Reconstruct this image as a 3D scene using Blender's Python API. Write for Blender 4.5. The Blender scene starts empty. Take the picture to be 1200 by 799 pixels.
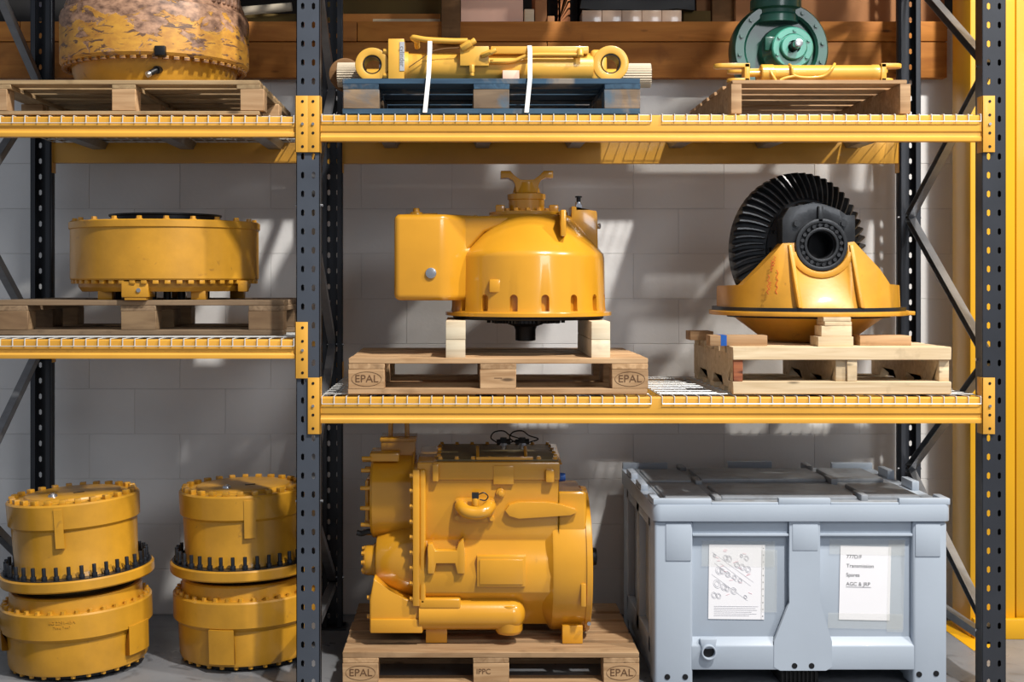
import bpy, bmesh, math, random
from mathutils import Vector, Matrix, Euler
random.seed(7)
PI = math.pi
C = bpy.context.scene.collection

# ------------------------------------------------------------------ camera, world, lights
D, F, EYE = 5.17, 1518.0, 1.65
cd = bpy.data.cameras.new('camera'); cam = bpy.data.objects.new('camera', cd); C.objects.link(cam)
cam.location = (0, -D, EYE); cam.rotation_euler = (PI/2, 0, 0)
cd.sensor_width = 36; cd.lens = F/1200*36
cd.shift_x = 60/1200; cd.shift_y = -71.5/1200
bpy.context.scene.camera = cam
vs = bpy.context.scene.view_settings
vs.view_transform = 'Standard'; vs.look = 'None'; vs.gamma = 1; vs.use_curve_mapping = False
vs.exposure = 0.0
w = bpy.data.worlds.new('world'); bpy.context.scene.world = w; w.use_nodes = True
w.node_tree.nodes['Background'].inputs[0].default_value = (0.80, 0.88, 1.0, 1)
w.node_tree.nodes['Background'].inputs[1].default_value = 0.31

def area(loc, target, size, power, col, size_y=None):
    l = bpy.data.lights.new('lamp', 'AREA'); l.energy = power; l.color = col; l.size = size
    if size_y: l.shape = 'RECTANGLE'; l.size_y = size_y
    o = bpy.data.objects.new('ceiling_lamp_light', l); C.objects.link(o); o.location = loc
    o.rotation_euler = (Vector(target)-Vector(loc)).to_track_quat('-Z', 'Y').to_euler()
    return o
# high-bay lamps of the warehouse: a hard one high on the right, softer rows in front of the rack
area((6.6, -3.4, 7.9), (0.6, 0.4, 1.5), 0.28, 560, (1.0, 0.95, 0.86))
area((3.1, -4.7, 8.7), (0.4, 0.5, 1.4), 0.32, 1050, (1.0, 0.96, 0.90), 0.6)
area((3.5, -7.5, 4.5), (0.8, 0.5, 1.0), 2.2, 120, (0.93, 0.96, 1.0), 2.0)

# ------------------------------------------------------------------ materials
def newmat(name):
    m = bpy.data.materials.new(name); m.use_nodes = True
    nt = m.node_tree; return m, nt, nt.nodes['Principled BSDF']
def N(nt, t, **k):
    n = nt.nodes.new(t)
    for a, b in k.items(): setattr(n, a, b)
    return n
def col(c): return (c[0], c[1], c[2], 1)
def mix(nt, fac, a, b):
    n = N(nt, 'ShaderNodeMix', data_type='RGBA')
    for s, v in ((0, fac), (6, a), (7, b)):
        if hasattr(v, 'is_linked') or hasattr(v, 'links'): nt.links.new(v, n.inputs[s])
        elif isinstance(v, tuple): n.inputs[s].default_value = col(v)
        else: n.inputs[s].default_value = v
    return n.outputs[2]
def ramp(nt, fac, a, b, ca=(0,0,0), cb=(1,1,1)):
    r = N(nt, 'ShaderNodeValToRGB'); nt.links.new(fac, r.inputs[0])
    r.color_ramp.elements[0].position = a; r.color_ramp.elements[1].position = b
    r.color_ramp.elements[0].color = col(ca); r.color_ramp.elements[1].color = col(cb)
    return r.outputs[0]
def coords(nt, scale, rnd=True):
    tc = N(nt, 'ShaderNodeTexCoord'); mp = N(nt, 'ShaderNodeMapping')
    mp.inputs['Scale'].default_value = scale
    nt.links.new(tc.outputs['Object'], mp.inputs[0])
    if rnd:
        oi = N(nt, 'ShaderNodeObjectInfo'); ml = N(nt, 'ShaderNodeMath', operation='MULTIPLY')
        nt.links.new(oi.outputs['Random'], ml.inputs[0]); ml.inputs[1].default_value = 37.0
        nt.links.new(ml.outputs[0], mp.inputs['Location'])
    return mp.outputs[0]
def noise(nt, vec, sc, det=4, dist=0.0, rough=.55):
    n = N(nt, 'ShaderNodeTexNoise'); nt.links.new(vec, n.inputs['Vector'])
    n.inputs['Scale'].default_value = sc; n.inputs['Detail'].default_value = det
    n.inputs['Distortion'].default_value = dist; n.inputs['Roughness'].default_value = rough
    return n.outputs[0]
def bump(nt, b, h, strength, dist=.002):
    n = N(nt, 'ShaderNodeBump'); nt.links.new(h, n.inputs['Height'])
    n.inputs['Strength'].default_value = strength; n.inputs['Distance'].default_value = dist
    nt.links.new(n.outputs[0], b.inputs['Normal'])

def plain(name, c, rough=.5, metal=0, coat=0, var=.12, bmp=.0, sc=6, dirt=None, dirt_amt=(.62,.8)):
    m, nt, b = newmat(name)
    v = coords(nt, (1,1,1)); n1 = noise(nt, v, sc, 5)
    c2 = tuple(x*(1-var*2.2) for x in c); c1 = tuple(min(1, x*(1+var*.4)) for x in c)
    o = mix(nt, ramp(nt, n1, .3, .7), c2, c1)
    if dirt:
        n2 = noise(nt, v, sc*2.7, 8, .6)
        o = mix(nt, ramp(nt, n2, *dirt_amt), o, dirt)
    nt.links.new(o, b.inputs['Base Color'])
    b.inputs['Roughness'].default_value = rough; b.inputs['Metallic'].default_value = metal
    b.inputs['Coat Weight'].default_value = coat; b.inputs['Coat Roughness'].default_value = .08
    if bmp: bump(nt, b, noise(nt, v, 60, 3), bmp)
    return m
def wood(name, ca, cb, grain=26, rough=.75, stain=None, knots=True, stain_amt=(.5,.62)):
    m, nt, b = newmat(name)
    v = coords(nt, (1.1, grain*.6, grain*.6)); n1 = noise(nt, v, 1.6, 6, 1.4)
    v2 = coords(nt, (1,1,1)); n2 = noise(nt, v2, 9, 5)
    oi = N(nt, 'ShaderNodeObjectInfo')
    o = mix(nt, ramp(nt, n1, .32, .68), ca, cb)
    dark = tuple(x*.6 for x in ca)
    o = mix(nt, ramp(nt, n2, .58, .85), o, dark)
    bc = N(nt, 'ShaderNodeHueSaturation'); nt.links.new(o, bc.inputs['Color'])
    mr = N(nt, 'ShaderNodeMapRange'); nt.links.new(oi.outputs['Random'], mr.inputs[0])
    mr.inputs[3].default_value = .74; mr.inputs[4].default_value = 1.12
    nt.links.new(mr.outputs[0], bc.inputs['Value']); o = bc.outputs[0]
    if knots:
        vk = N(nt, 'ShaderNodeTexVoronoi'); vv = coords(nt, (2.2, 8, 8)); nt.links.new(vv, vk.inputs['Vector'])
        vk.inputs['Scale'].default_value = 1.5
        o = mix(nt, ramp(nt, vk.outputs['Distance'], .05, .11, (1,1,1), (0,0,0)), o, tuple(x*.35 for x in ca))
    if stain:
        n3 = noise(nt, v2, 5, 8, .4); o = mix(nt, ramp(nt, n3, *stain_amt), o, stain)
    nt.links.new(o, b.inputs['Base Color']); b.inputs['Roughness'].default_value = rough
    bump(nt, b, n1, .5, .0015)
    return m

M = {}
YEL = (.66, .305, .018)
M['machine'] = plain('glossy_yellow_paint', YEL, .24, 0, .6, .05, .06, 4, (.33,.14,.02), (.70,.86))
M['hub'] = plain('hub_yellow_paint', (.60,.29,.020), .38, 0, .25, .10, .15, 7, (.20,.10,.025), (.66,.82))
M['drum'] = plain('drum_yellow_paint', (.60,.29,.022), .42, 0, .15, .10, .2, 7, (.22,.09,.02), (.64,.8))
M['beam'] = plain('beam_yellow_paint', (.74,.37,.045), .42, 0, .1, .05, .05, 5, (.40,.19,.04), (.72,.86))
M['column'] = plain('column_yellow_paint', (.72,.365,.005), .42, 0, .1, .03, .05, 2)
M['carrier'] = plain('carrier_yellow_paint', (.72,.34,.03), .4, 0, .2, .10, .15, 6, (.25,.10,.02), (.64,.8))
M['ramyel'] = plain('ram_yellow_paint', (.74,.40,.055), .38, 0, .3, .06, .05, 6)
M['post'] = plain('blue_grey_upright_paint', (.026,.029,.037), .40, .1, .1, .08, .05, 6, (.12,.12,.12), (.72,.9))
M['post_lit'] = plain('lit_blue_grey_upright_paint', (.062,.072,.092), .42, .1, .1, .08, .05, 6, (.12,.12,.12), (.72,.9))  # same upright paint, lightened: light on the middle front post is in the colour
M['galv'] = plain('galvanised_steel', (.30,.31,.33), .42, .75, 0, .10, .1, 14)
M['wire'] = plain('zinc_wire', (.70,.70,.68), .35, .25, 0, .05)
M['black'] = plain('black_steel', (.018,.018,.020), .42, .5, 0, .2, .2, 14)
M['gear'] = plain('dark_gear_steel', (.050,.052,.056), .36, .6, .1, .2, .2, 14, (.06,.05,.045), (.6,.85))
M['steel'] = plain('bright_steel', (.62,.62,.64), .25, .9, 0, .08)
M['cover'] = plain('dusty_shaded_cover_paint', (.19,.14,.06), .6, 0, 0, .2, .2, 7, (.10,.09,.07), (.5,.75))  # brown holds both dirt and the shade lying on the cover
M['rubber'] = plain('black_rubber', (.012,.012,.012), .5)
M['blueplug'] = plain('blue_plastic', (.01,.09,.38), .4)
M['gasket'] = plain('dark_oily_yellow', (.14,.09,.02), .35, .2, .2, .2)
M['stud'] = plain('dark_stud_steel', (.045,.050,.062), .35, .7, 0, .15)
M['green'] = plain('teal_green_paint', (.014,.090,.062), .35, 0, .3, .08, .1, 9)
M['green_l'] = plain('light_teal_paint', (.06,.32,.235), .35, 0, .3, .05, .1, 9)
M['wall'] = plain('white_wall_paint', (.82,.81,.80), .55, 0, 0, .035, .35, 2.2, (.45,.40,.36), (.72,.92))
M['mortar'] = plain('white_joint_paint', (.78,.77,.76), .7, 0, 0, .05, .3)
M['box'] = plain('grey_blue_plastic', (.40,.455,.53), .42, 0, .05, .03, .1, 3)
M['box_d'] = plain('shaded_grey_lid_plastic', (.27,.29,.32), .45, 0, .05, .10, .1, 4, (.14,.13,.12), (.5,.8))  # darker lid middle: its shadow is put into the plastic colour
M['paper'] = plain('white_paper', (.84,.83,.86), .6, 0, 0, .01)
M['ink'] = plain('grey_ink', (.13,.13,.14), .7, 0, 0, 0)
M['inkred'] = plain('faint_red_ink', (.75,.33,.38), .7, 0, 0, 0)
M['inkl'] = plain('faint_grey_ink', (.42,.42,.46), .7, 0, 0, 0)
M['crayon'] = plain('red_crayon', (.62,.06,.02), .7, 0, 0, .1)
M['burn'] = plain('branded_brown_mark', (.12,.055,.02), .8, 0, 0, .1)
M['strap'] = plain('white_strapping', (.86,.86,.84), .45, 0, 0, .01)
M['strap_hole'] = plain('tag_face', (.55,.56,.58), .4, .3, 0, .1)
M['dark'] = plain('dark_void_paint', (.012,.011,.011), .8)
M['cardboard'] = plain('brown_cardboard', (.42,.19,.075), .8, 0, 0, .06, .2, 3)
M['cardpink'] = plain('pale_pinkish_cardboard', (.92,.58,.44), .8, 0, 0, .03, .1, 3)
M['olive'] = plain('olive_board', (.13,.08,.015), .8, 0, 0, .1)
M['corr'] = plain('pale_corrugated_card', (.58,.50,.38), .8, 0, 0, .05)
M['wrap'] = plain('wrapped_pale_board', (.80,.58,.42), .25, 0, .6, .08, .1, 9)
M['orange'] = plain('orange_card', (.75,.28,.10), .7)
M['w_pallet'] = wood('pallet_wood', (.34,.19,.085), (.55,.35,.185))
M['w_old'] = wood('weathered_pallet_wood', (.16,.10,.055), (.30,.205,.12))
M['w_olive'] = wood('dull_pallet_wood', (.27,.17,.08), (.42,.29,.15))
M['w_light'] = wood('fresh_pale_wood', (.58,.42,.24), (.76,.60,.39), knots=True)
M['w_blue'] = wood('blue_stained_pallet_wood', (.010,.035,.07), (.03,.080,.135), stain=(.20,.17,.14), stain_amt=(.55,.68))
M['w_block'] = wood('chipped_block_wood', (.12,.08,.05), (.36,.25,.15), grain=8, stain=(.07,.11,.15), stain_amt=(.56,.68))
M['w_rack'] = wood('chipboard_block', (.17,.10,.05), (.32,.21,.11), grain=10)
M['w_red'] = wood('red_stained_end', (.20,.05,.02), (.42,.14,.05))
M['w_beam'] = wood('orange_timber', (.40,.135,.016), (.58,.225,.036), grain=14, rough=.7)
M['w_dark'] = wood('dark_brown_timber', (.16,.075,.022), (.28,.14,.05), grain=14)  # the wood's own dark brown
M['w_yellow'] = wood('pale_bearer_wood', (.68,.54,.36), (.84,.72,.52), knots=False)

def rusty():
    m, nt, b = newmat('rust_worn_yellow_paint')
    v = coords(nt, (1,1,1.8), False)
    n1 = noise(nt, v, 7, 9, .9, .62)
    tc = N(nt, 'ShaderNodeTexCoord'); sx = N(nt, 'ShaderNodeSeparateXYZ'); nt.links.new(tc.outputs['Object'], sx.inputs[0])
    mr = N(nt, 'ShaderNodeMapRange'); nt.links.new(sx.outputs[2], mr.inputs[0])
    mr.inputs[1].default_value = .24; mr.inputs[2].default_value = .37; mr.inputs[3].default_value = .01; mr.inputs[4].default_value = .24
    ad = N(nt, 'ShaderNodeMath', operation='ADD'); nt.links.new(n1, ad.inputs[0]); nt.links.new(mr.outputs[0], ad.inputs[1])
    mask = ramp(nt, ad.outputs[0], .560, .580)
    yel = mix(nt, ramp(nt, noise(nt, v, 18, 6), .35, .7), (.62,.31,.04), (.40,.17,.03))
    rst = mix(nt, ramp(nt, noise(nt, v, 24, 7), .35, .65), (.13,.065,.04), (.50,.28,.17))
    v2 = coords(nt, (1,1,4.5), False)
    mask2 = ramp(nt, noise(nt, v2, 9, 8, 1.2, .6), .575, .60)
    base = mix(nt, mask2, yel, (.13,.065,.035))
    nt.links.new(mix(nt, mask, base, rst), b.inputs['Base Color'])
    b.inputs['Roughness'].default_value = .55
    inv = N(nt, 'ShaderNodeMath', operation='SUBTRACT'); inv.inputs[0].default_value = 1; nt.links.new(mask, inv.inputs[1])
    bump(nt, b, inv.outputs[0], .6, .003)
    return m
M['rusty'] = rusty()

def floor_mat():
    m, nt, b = newmat('worn_grey_concrete')
    v = coords(nt, (1,1,1), False)
    o = mix(nt, ramp(nt, noise(nt, v, 1.3, 8, .5), .3, .7), (.13,.135,.145), (.24,.245,.26))
    o = mix(nt, ramp(nt, noise(nt, v, 9, 8, 1), .55, .75), o, (.09,.09,.095))
    nt.links.new(o, b.inputs['Base Color'])
    nt.links.new(ramp(nt, noise(nt, v, 3, 4), .3, .7, (.22,)*3, (.5,)*3), b.inputs['Roughness'])
    return m
M['floor'] = floor_mat()

def film():
    m, nt, b = newmat('clear_tape_film')
    b.inputs['Base Color'].default_value = (.80,.80,.74,1); b.inputs['Roughness'].default_value = .25
    b.inputs['Alpha'].default_value = .10
    return m
M['film'] = film()
def emis(name, c, s):
    m, nt, b = newmat(name); b.inputs['Emission Color'].default_value = col(c); b.inputs['Emission Strength'].default_value = s
    return m
M['led'] = emis('blue_indicator', (.25,.2,1), 6)

# ------------------------------------------------------------------ mesh helpers
def B(): return bmesh.new()
def box(bm, x0, x1, y0, y1, z0, z1):
    v = [bm.verts.new((x, y, z)) for x in (x0, x1) for y in (y0, y1) for z in (z0, z1)]
    for f in ((0,1,3,2),(4,6,7,5),(0,4,5,1),(2,3,7,6),(0,2,6,4),(1,5,7,3)): bm.faces.new([v[i] for i in f])
    return v
def frame_of(d):
    d = d.normalized(); a = Vector((0,0,1)) if abs(d.z) < .9 else Vector((1,0,0))
    u = d.cross(a).normalized(); return u, d.cross(u).normalized()
def cyl(bm, p0, p1, r0, r1=None, n=24, ph=0):
    p0, p1 = Vector(p0), Vector(p1); r1 = r0 if r1 is None else r1
    u, v = frame_of(p1-p0); R = []
    for p, r in ((p0, r0), (p1, r1)):
        R.append([bm.verts.new(p+(u*math.cos(2*PI*(i+ph)/n)+v*math.sin(2*PI*(i+ph)/n))*r) for i in range(n)])
    for i in range(n): bm.faces.new((R[0][i], R[0][(i+1)%n], R[1][(i+1)%n], R[1][i]))
    bm.faces.new(R[0][::-1]); bm.faces.new(R[1])
def lathe(bm, prof, n=48, c=(0,0,0), axis='Z', closed=False):
    c = Vector(c); R = []
    for r, h in prof:
        ring = []
        for i in range(n):
            a = 2*PI*i/n; x, y = r*math.cos(a), r*math.sin(a)
            p = Vector((x, y, h)) if axis == 'Z' else (Vector((h, x, y)) if axis == 'X' else Vector((x, h, y)))
            ring.append(bm.verts.new(c+p))
        R.append(ring)
    m = len(R)
    for k in range(m if closed else m-1):
        a, b = R[k], R[(k+1)%m]
        for i in range(n): bm.faces.new((a[i], a[(i+1)%n], b[(i+1)%n], b[i]))
    if not closed:
        bm.faces.new(R[0][::-1]); bm.faces.new(R[-1])
def prism(bm, pts, a0, a1, axis='Y'):
    def q(p, a): return (p[0], a, p[1]) if axis == 'Y' else ((a, p[0], p[1]) if axis == 'X' else (p[0], p[1], a))
    A = [bm.verts.new(q(p, a0)) for p in pts]; Bv = [bm.verts.new(q(p, a1)) for p in pts]; n = len(pts)
    for i in range(n): bm.faces.new((A[i], A[(i+1)%n], Bv[(i+1)%n], Bv[i]))
    f1 = bm.faces.new(A[::-1]); f2 = bm.faces.new(Bv)
    if n > 6: bmesh.ops.triangulate(bm, faces=[f1, f2])
def tube(bm, pts, r, n=10):
    pts = [Vector(p) for p in pts]; R = []
    u = None
    for i, p in enumerate(pts):
        d = (pts[min(i+1, len(pts)-1)]-pts[max(i-1, 0)]).normalized()
        if u is None: u, v = frame_of(d)
        else:
            u = (u-d*u.dot(d)).normalized(); v = d.cross(u)
        R.append([bm.verts.new(p+(u*math.cos(2*PI*k/n)+v*math.sin(2*PI*k/n))*r) for k in range(n)])
    for a, b in zip(R, R[1:]):
        for k in range(n): bm.faces.new((a[k], a[(k+1)%n], b[(k+1)%n], b[k]))
    bm.faces.new(R[0][::-1]); bm.faces.new(R[-1])
def smooth_path(pts, k=6):
    pts = [Vector(p) for p in pts]; P_ = [pts[0]*2-pts[1]]+pts+[pts[-1]*2-pts[-2]]; out = []
    for i in range(1, len(P_)-2):
        a, b, c, d = P_[i-1:i+3]
        for j in range(k):
            t = j/k
            out.append(.5*((2*b)+(c-a)*t+(2*a-5*b+4*c-d)*t*t+(3*b-a-3*c+d)*t**3))
    out.append(pts[-1]); return out
def bar(bm, p0, p1, w_, h_):
    p0, p1 = Vector(p0), Vector(p1); u, v = frame_of(p1-p0); vv = []
    for p in (p0, p1):
        for s, t in ((-1,-1),(1,-1),(1,1),(-1,1)): vv.append(bm.verts.new(p+u*s*w_/2+v*t*h_/2))
    for f in ((3,2,1,0),(4,5,6,7),(0,1,5,4),(1,2,6,5),(2,3,7,6),(3,0,4,7)): bm.faces.new([vv[i] for i in f])
def rrect(x0, x1, y0, y1, r, k=5):
    o = []
    for cx, cy, a in ((x1-r, y1-r, 0), (x0+r, y1-r, 1), (x0+r, y0+r, 2), (x1-r, y0+r, 3)):
        for j in range(k+1):
            t = (a+j/k)*PI/2; o.append((cx+r*math.cos(t), cy+r*math.sin(t)))
    return o
def mesh_of(name, bm, m, bev=0, sm=38, seg=2):
    bmesh.ops.recalc_face_normals(bm, faces=bm.faces)
    lim = math.radians(sm)
    if bev:
        es = [e for e in bm.edges if len(e.link_faces) == 2 and e.calc_face_angle(0) > math.radians(30)]
        bmesh.ops.bevel(bm, geom=es, offset=bev, segments=seg, profile=.5, affect='EDGES', clamp_overlap=True)
    for f in bm.faces: f.smooth = True
    for e in bm.edges:
        if len(e.link_faces) == 2 and e.calc_face_angle(0) > lim: e.smooth = False
    me = bpy.data.meshes.new(name); bm.to_mesh(me); bm.free(); me.materials.append(m); return me
def put(name, me, parent=None, loc=(0,0,0), rot=(0,0,0)):
    o = bpy.data.objects.new(name, me); C.objects.link(o)
    if parent: o.parent = parent
    off = OFF.get(parent.name if parent else None, Vector((0,0,0)))
    o.location = Vector(loc)-off; o.rotation_euler = rot
    return o
OFF = {}
def obj(name, bm, m, parent=None, bev=0, sm=38, seg=2, loc=(0,0,0), rot=(0,0,0)):
    off = OFF.get(parent.name) if parent else None
    if off is not None: bmesh.ops.translate(bm, verts=bm.verts, vec=-off)
    me = mesh_of(name, bm, m, bev, sm, seg)
    o = bpy.data.objects.new(name, me); C.objects.link(o)
    if parent: o.parent = parent
    o.location = loc; o.rotation_euler = rot; return o
def thing(name, label, cat, loc=(0,0,0), rot=(0,0,0), group=None, world=True):
    o = bpy.data.objects.new(name, None); C.objects.link(o); o.location = loc; o.rotation_euler = rot
    o.empty_display_size = .1
    o['label'] = label; o['category'] = cat
    if group: o['group'] = group
    if world: OFF[o.name] = Vector(loc)
    return o
def tag(o, label, cat, group=None):
    o['label'] = label; o['category'] = cat
    if group: o['group'] = group
    return o
def single(name, bm, m, label, cat, group=None, bev=0, base=None, sm=38):
    """one-mesh thing built in world coordinates, origin moved to its base"""
    if base is None:
        xs = [v.co for v in bm.verts]
        base = Vector((sum(p.x for p in xs)/len(xs), sum(p.y for p in xs)/len(xs), min(p.z for p in xs)))
    base = Vector(base); bmesh.ops.translate(bm, verts=bm.verts, vec=-base)
    o = obj(name, bm, m, None, bev, sm); o.location = base
    return tag(o, label, cat, group)
def struct(o): o['kind'] = 'structure'; return o
def lab(o, t): o['label'] = t; return o
def P(px, py, Y):
    s = F/(D+Y); return Vector(((px-540)/s, Y, EYE+(328-py)/s))
def X(px, Y): return (px-540)*(D+Y)/F
def Z(py, Y): return EYE+(328-py)*(D+Y)/F
def text(name, body, size, m, parent, loc, rot=(PI/2,0,0), ext=.0004, sx=1.0, lbl=None):
    cu = bpy.data.curves.new(name, 'FONT'); cu.body = body; cu.size = size; cu.extrude = ext
    cu.align_x = 'CENTER'; cu.align_y = 'CENTER'
    t = bpy.data.objects.new(name, cu); C.objects.link(t)
    bpy.context.view_layer.update()
    me = bpy.data.meshes.new_from_object(t.evaluated_get(bpy.context.evaluated_depsgraph_get()))
    bpy.data.objects.remove(t); me.name = name
    me.materials.clear(); me.materials.append(m)
    for v in me.vertices: v.co.x *= sx
    return put(name, me, parent, loc, rot)
def boolean(o, cutters):
    for c in cutters:
        md = o.modifiers.new('cut', 'BOOLEAN'); md.object = c; md.operation = 'DIFFERENCE'; md.solver = 'EXACT'
    bpy.context.view_layer.update()
    me = bpy.data.meshes.new_from_object(o.evaluated_get(bpy.context.evaluated_depsgraph_get()))
    o.modifiers.clear(); o.data = me
    for c in cutters: bpy.data.objects.remove(c)
    bm = B(); bm.from_mesh(me)
    for f in bm.faces: f.smooth = True
    for e in bm.edges:
        e.smooth = not (len(e.link_faces) == 2 and e.calc_face_angle(0) > math.radians(32))
    bm.to_mesh(me); bm.free()
def ringof(name, me, root, n, R, c, axis='Z', ph=0.0, spin=True, arc=None):
    for i in range(n):
        a = (arc[0]+(arc[1]-arc[0])*i/(n-1)) if arc else 2*PI*(i+ph)/n
        ca, sa = math.cos(a)*R, math.sin(a)*R
        if axis == 'Z': l, r = (c[0]+ca, c[1]+sa, c[2]), (0, 0, a)
        elif axis == 'Y': l, r = (c[0]+ca, c[1], c[2]+sa), (PI/2, 0, 0)
        else: l, r = (c[0], c[1]+ca, c[2]+sa), (0, PI/2, 0)
        put(name, me, root, l, r)
def bolt_mesh(m, r, h, n=6, washer=True, name='bolt'):
    bm = B(); cyl(bm, (0,0,0), (0,0,h), r, r*.93, n)
    if washer: cyl(bm, (0,0,-.001), (0,0,h*.25), r*1.25, None, 12)
    return mesh_of(name, bm, m, 0, 30)

# ------------------------------------------------------------------ setting: floor, wall, loft
WY = 1.22
bm = B(); box(bm, -5, 5.5, -7, WY+.25, -.1, 0); struct(obj('floor', bm, M['floor']))
bm = B(); box(bm, -4.2, 4.6, WY+.003, WY+.22, 0, 2.88); wall = struct(obj('wall_back', bm, M['mortar']))
bm = B(); box(bm, -.2225, .2225, 0, .01, -.1101, .1101)
blk = mesh_of('wall_block', bm, M['wall'], .0011, 30, 1)
bm = B(); box(bm, -.107, .107, 0, .01, -.1085, .1085)
Wb = .447; Hb = .2222
zjoint = Z(350, WY)               # a course line
xjoint = X(742, WY)
for r_ in range(-8, 9):
    z = zjoint+Hb*(r_+.5)
    if z-.11 < -.01 or z+.11 > 2.9: continue
    off = 0 if r_ % 2 == 0 else Wb/2
    for k in range(-8, 7):
        x = xjoint+off+Wb*(k+.5)
        put('wall_block', blk, wall, (x, WY-.0005, z))
bm = B(); box(bm, -4.2, 4.6, WY+.2, 3.2, 2.84, 2.90); struct(obj('trim_1', bm, M['w_dark']))
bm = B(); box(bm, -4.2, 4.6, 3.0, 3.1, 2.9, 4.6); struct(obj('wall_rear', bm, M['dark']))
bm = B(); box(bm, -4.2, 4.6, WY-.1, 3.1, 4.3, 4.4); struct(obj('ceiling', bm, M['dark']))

# timber fascia of the loft: planks, parts of one trim piece
fx0, fx1 = X(-170, WY-.05), X(1108, WY-.05)
fz0, fz1 = Z(92, WY-.05), Z(26.5, WY-.05)
tr = bpy.data.objects.new('trim_2', None); C.objects.link(tr); struct(tr); tr.location = (0, WY-.03, fz0); OFF[tr.name] = Vector(tr.location)
zm = Z(50, WY-.05)
cuts = [fx0, X(215, WY), X(640, WY), fx1]
cuts2 = [fx0, X(30, WY), X(420, WY), X(955, WY), fx1]
for cs, a, b, yy in ((cuts2, zm+.002, fz1, 0), (cuts, fz0, zm-.002, .004)):
    for x0, x1 in zip(cs, cs[1:]):
        bm = B(); L = (x1-x0)/2-.0015; box(bm, -L, L, -.03, .03, -(b-a)/2, (b-a)/2)
        obj('plank', bm, M['w_beam'], None, .003).parent = tr
        o = tr.children[-1]; o.location = Vector(((x0+x1)/2, WY-.05+yy, (a+b)/2))-OFF[tr.name]

LB = 2.90          # loft deck level
def loftbox(name, px0, px1, Y0, depth, ztop, mat_, label, cat, zb=None, bev=.004):
    zb = LB if zb is None else zb
    bm = B(); box(bm, X(px0, Y0), X(px1, Y0), Y0, Y0+depth, zb, ztop)
    return single(name, bm, mat_, label, cat, None, bev)
yb = WY+.24
loftbox('cardboard_box', 540, 613, WY+.02, .35, 3.22, M['cardpink'], 'pale pinkish cardboard box on the loft edge right of the timber post', 'box')
loftbox('timber_block', 614.5, 626, WY+.03, .2, Z(9, WY), M['w_yellow'], 'small pale timber block beside the pinkish cardboard box', 'timber')
loftbox('cardboard_box', 627, 641, WY+.06, .3, 3.25, M['cardboard'], 'narrow brown carton right of the small pale timber block', 'box')
loftbox('plywood_sheet', 372, 517, WY+.13, .05, 3.30, M['olive'], 'dark olive board standing behind the long brown plank on the loft', 'board')
bm = B(); box(bm, X(398, WY+.03), X(516, WY+.03), WY+.03, WY+.12, LB, Z(16, WY+.03)); single('wood_plank', bm, M['w_beam'], 'long brown plank lying on the loft edge left of the timber post', 'plank', None, .003)
bm = B(); box(bm, X(437, WY-.01), X(516, WY-.01), WY-.02, WY+.02, fz1+.001, Z(22.5, WY-.01)); single('wood_strip', bm, M['w_light'], 'thin pale wooden strip on the loft edge before the long brown plank', 'strip', None, .002)
bm = B(); box(bm, X(517.5, WY-.1), X(539.5, WY-.1), WY-.13, WY-.085, fz0+.16, 3.5); single('timber_post', bm, M['w_dark'], 'brown timber post fixed against the fascia beside the pinkish carton', 'post', None, .003)
loftbox('storage_crate', 642, 677, WY+.16, .3, 3.3, M['dark'], 'black crate behind the orange notched strip on the loft', 'crate')
bm = B()
xc = X(661, WY+.05); pts = []
for i in range(9):
    zz = LB+i*.035; pts += [(xc+.030, zz), (xc+.030, zz+.022), (xc+.018, zz+.026), (xc+.018, zz+.031)]
pts2 = [(2*xc-p[0], p[1]) for p in pts][::-1]
prism(bm, pts+pts2, WY+.05, WY+.07, 'Y')
single('notched_strip', bm, M['orange'], 'orange notched upright strip in front of the black crate', 'strip')
loftbox('wood_offcut', 641.5, 650, WY+.03, .1, Z(17, WY), M['cardboard'], 'tiny brown offcut beside the orange notched strip', 'offcut')
t = thing('wrapped_board_stack', 'pale board stack in clear shiny wrap on the loft edge', 'boards', (X(740, WY), WY+.2, LB))
bm = B(); n_ = 5
for i in range(n_):
    a = X(682, WY+.02)+(X(799, WY+.02)-X(682, WY+.02))*i/n_; b = X(682, WY+.02)+(X(799, WY+.02)-X(682, WY+.02))*(i+1)/n_
    bm = B(); box(bm, a+.001, b-.001, WY+.02, WY+.5, LB, Z(11, WY)); obj('board', bm, M['wrap'], t, .002)
bm = B()
box(bm, X(681, WY+.02), X(816, WY+.02), WY+.04, WY+.55, Z(11, WY)+.004, Z(11, WY)+.26)
bmesh.ops.subdivide_edges(bm, edges=bm.edges, cuts=5, use_grid_fill=True)
for v in bm.verts: v.co += Vector((random.uniform(-1,1), random.uniform(-1,1), random.uniform(0,1)))*.012
single('plastic_bag', bm, M['rubber'], 'black plastic bag lying on the wrapped pale boards', 'bag', sm=60)
loftbox('timber_offcut', 801, 833, WY+.09, .06, Z(8, WY), M['olive'], 'dull dark offcut between wrapped boards and upright planks', 'offcut')
loftbox('upright_plank', 834.5, 861, WY+.10, .05, 3.4, M['w_dark'], 'upright brown plank left of the green pump neck', 'plank')
loftbox('upright_plank', 816, 834, WY+.17, .04, 3.4, M['cardboard'], 'upright plank partly behind the dull dark offcut', 'plank')
loftbox('cardboard_sheet', 862, 1052, WY+.05, .04, 3.5, M['cardboard'], 'wide brown cardboard sheet standing on the loft behind the green pump', 'cardboard')
loftbox('cardboard_sheet', 1053, 1107, WY+.02, .04, 3.5, M['cardboard'], 'narrow brown cardboard sheet on the loft beside the yellow column', 'cardboard')
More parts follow.
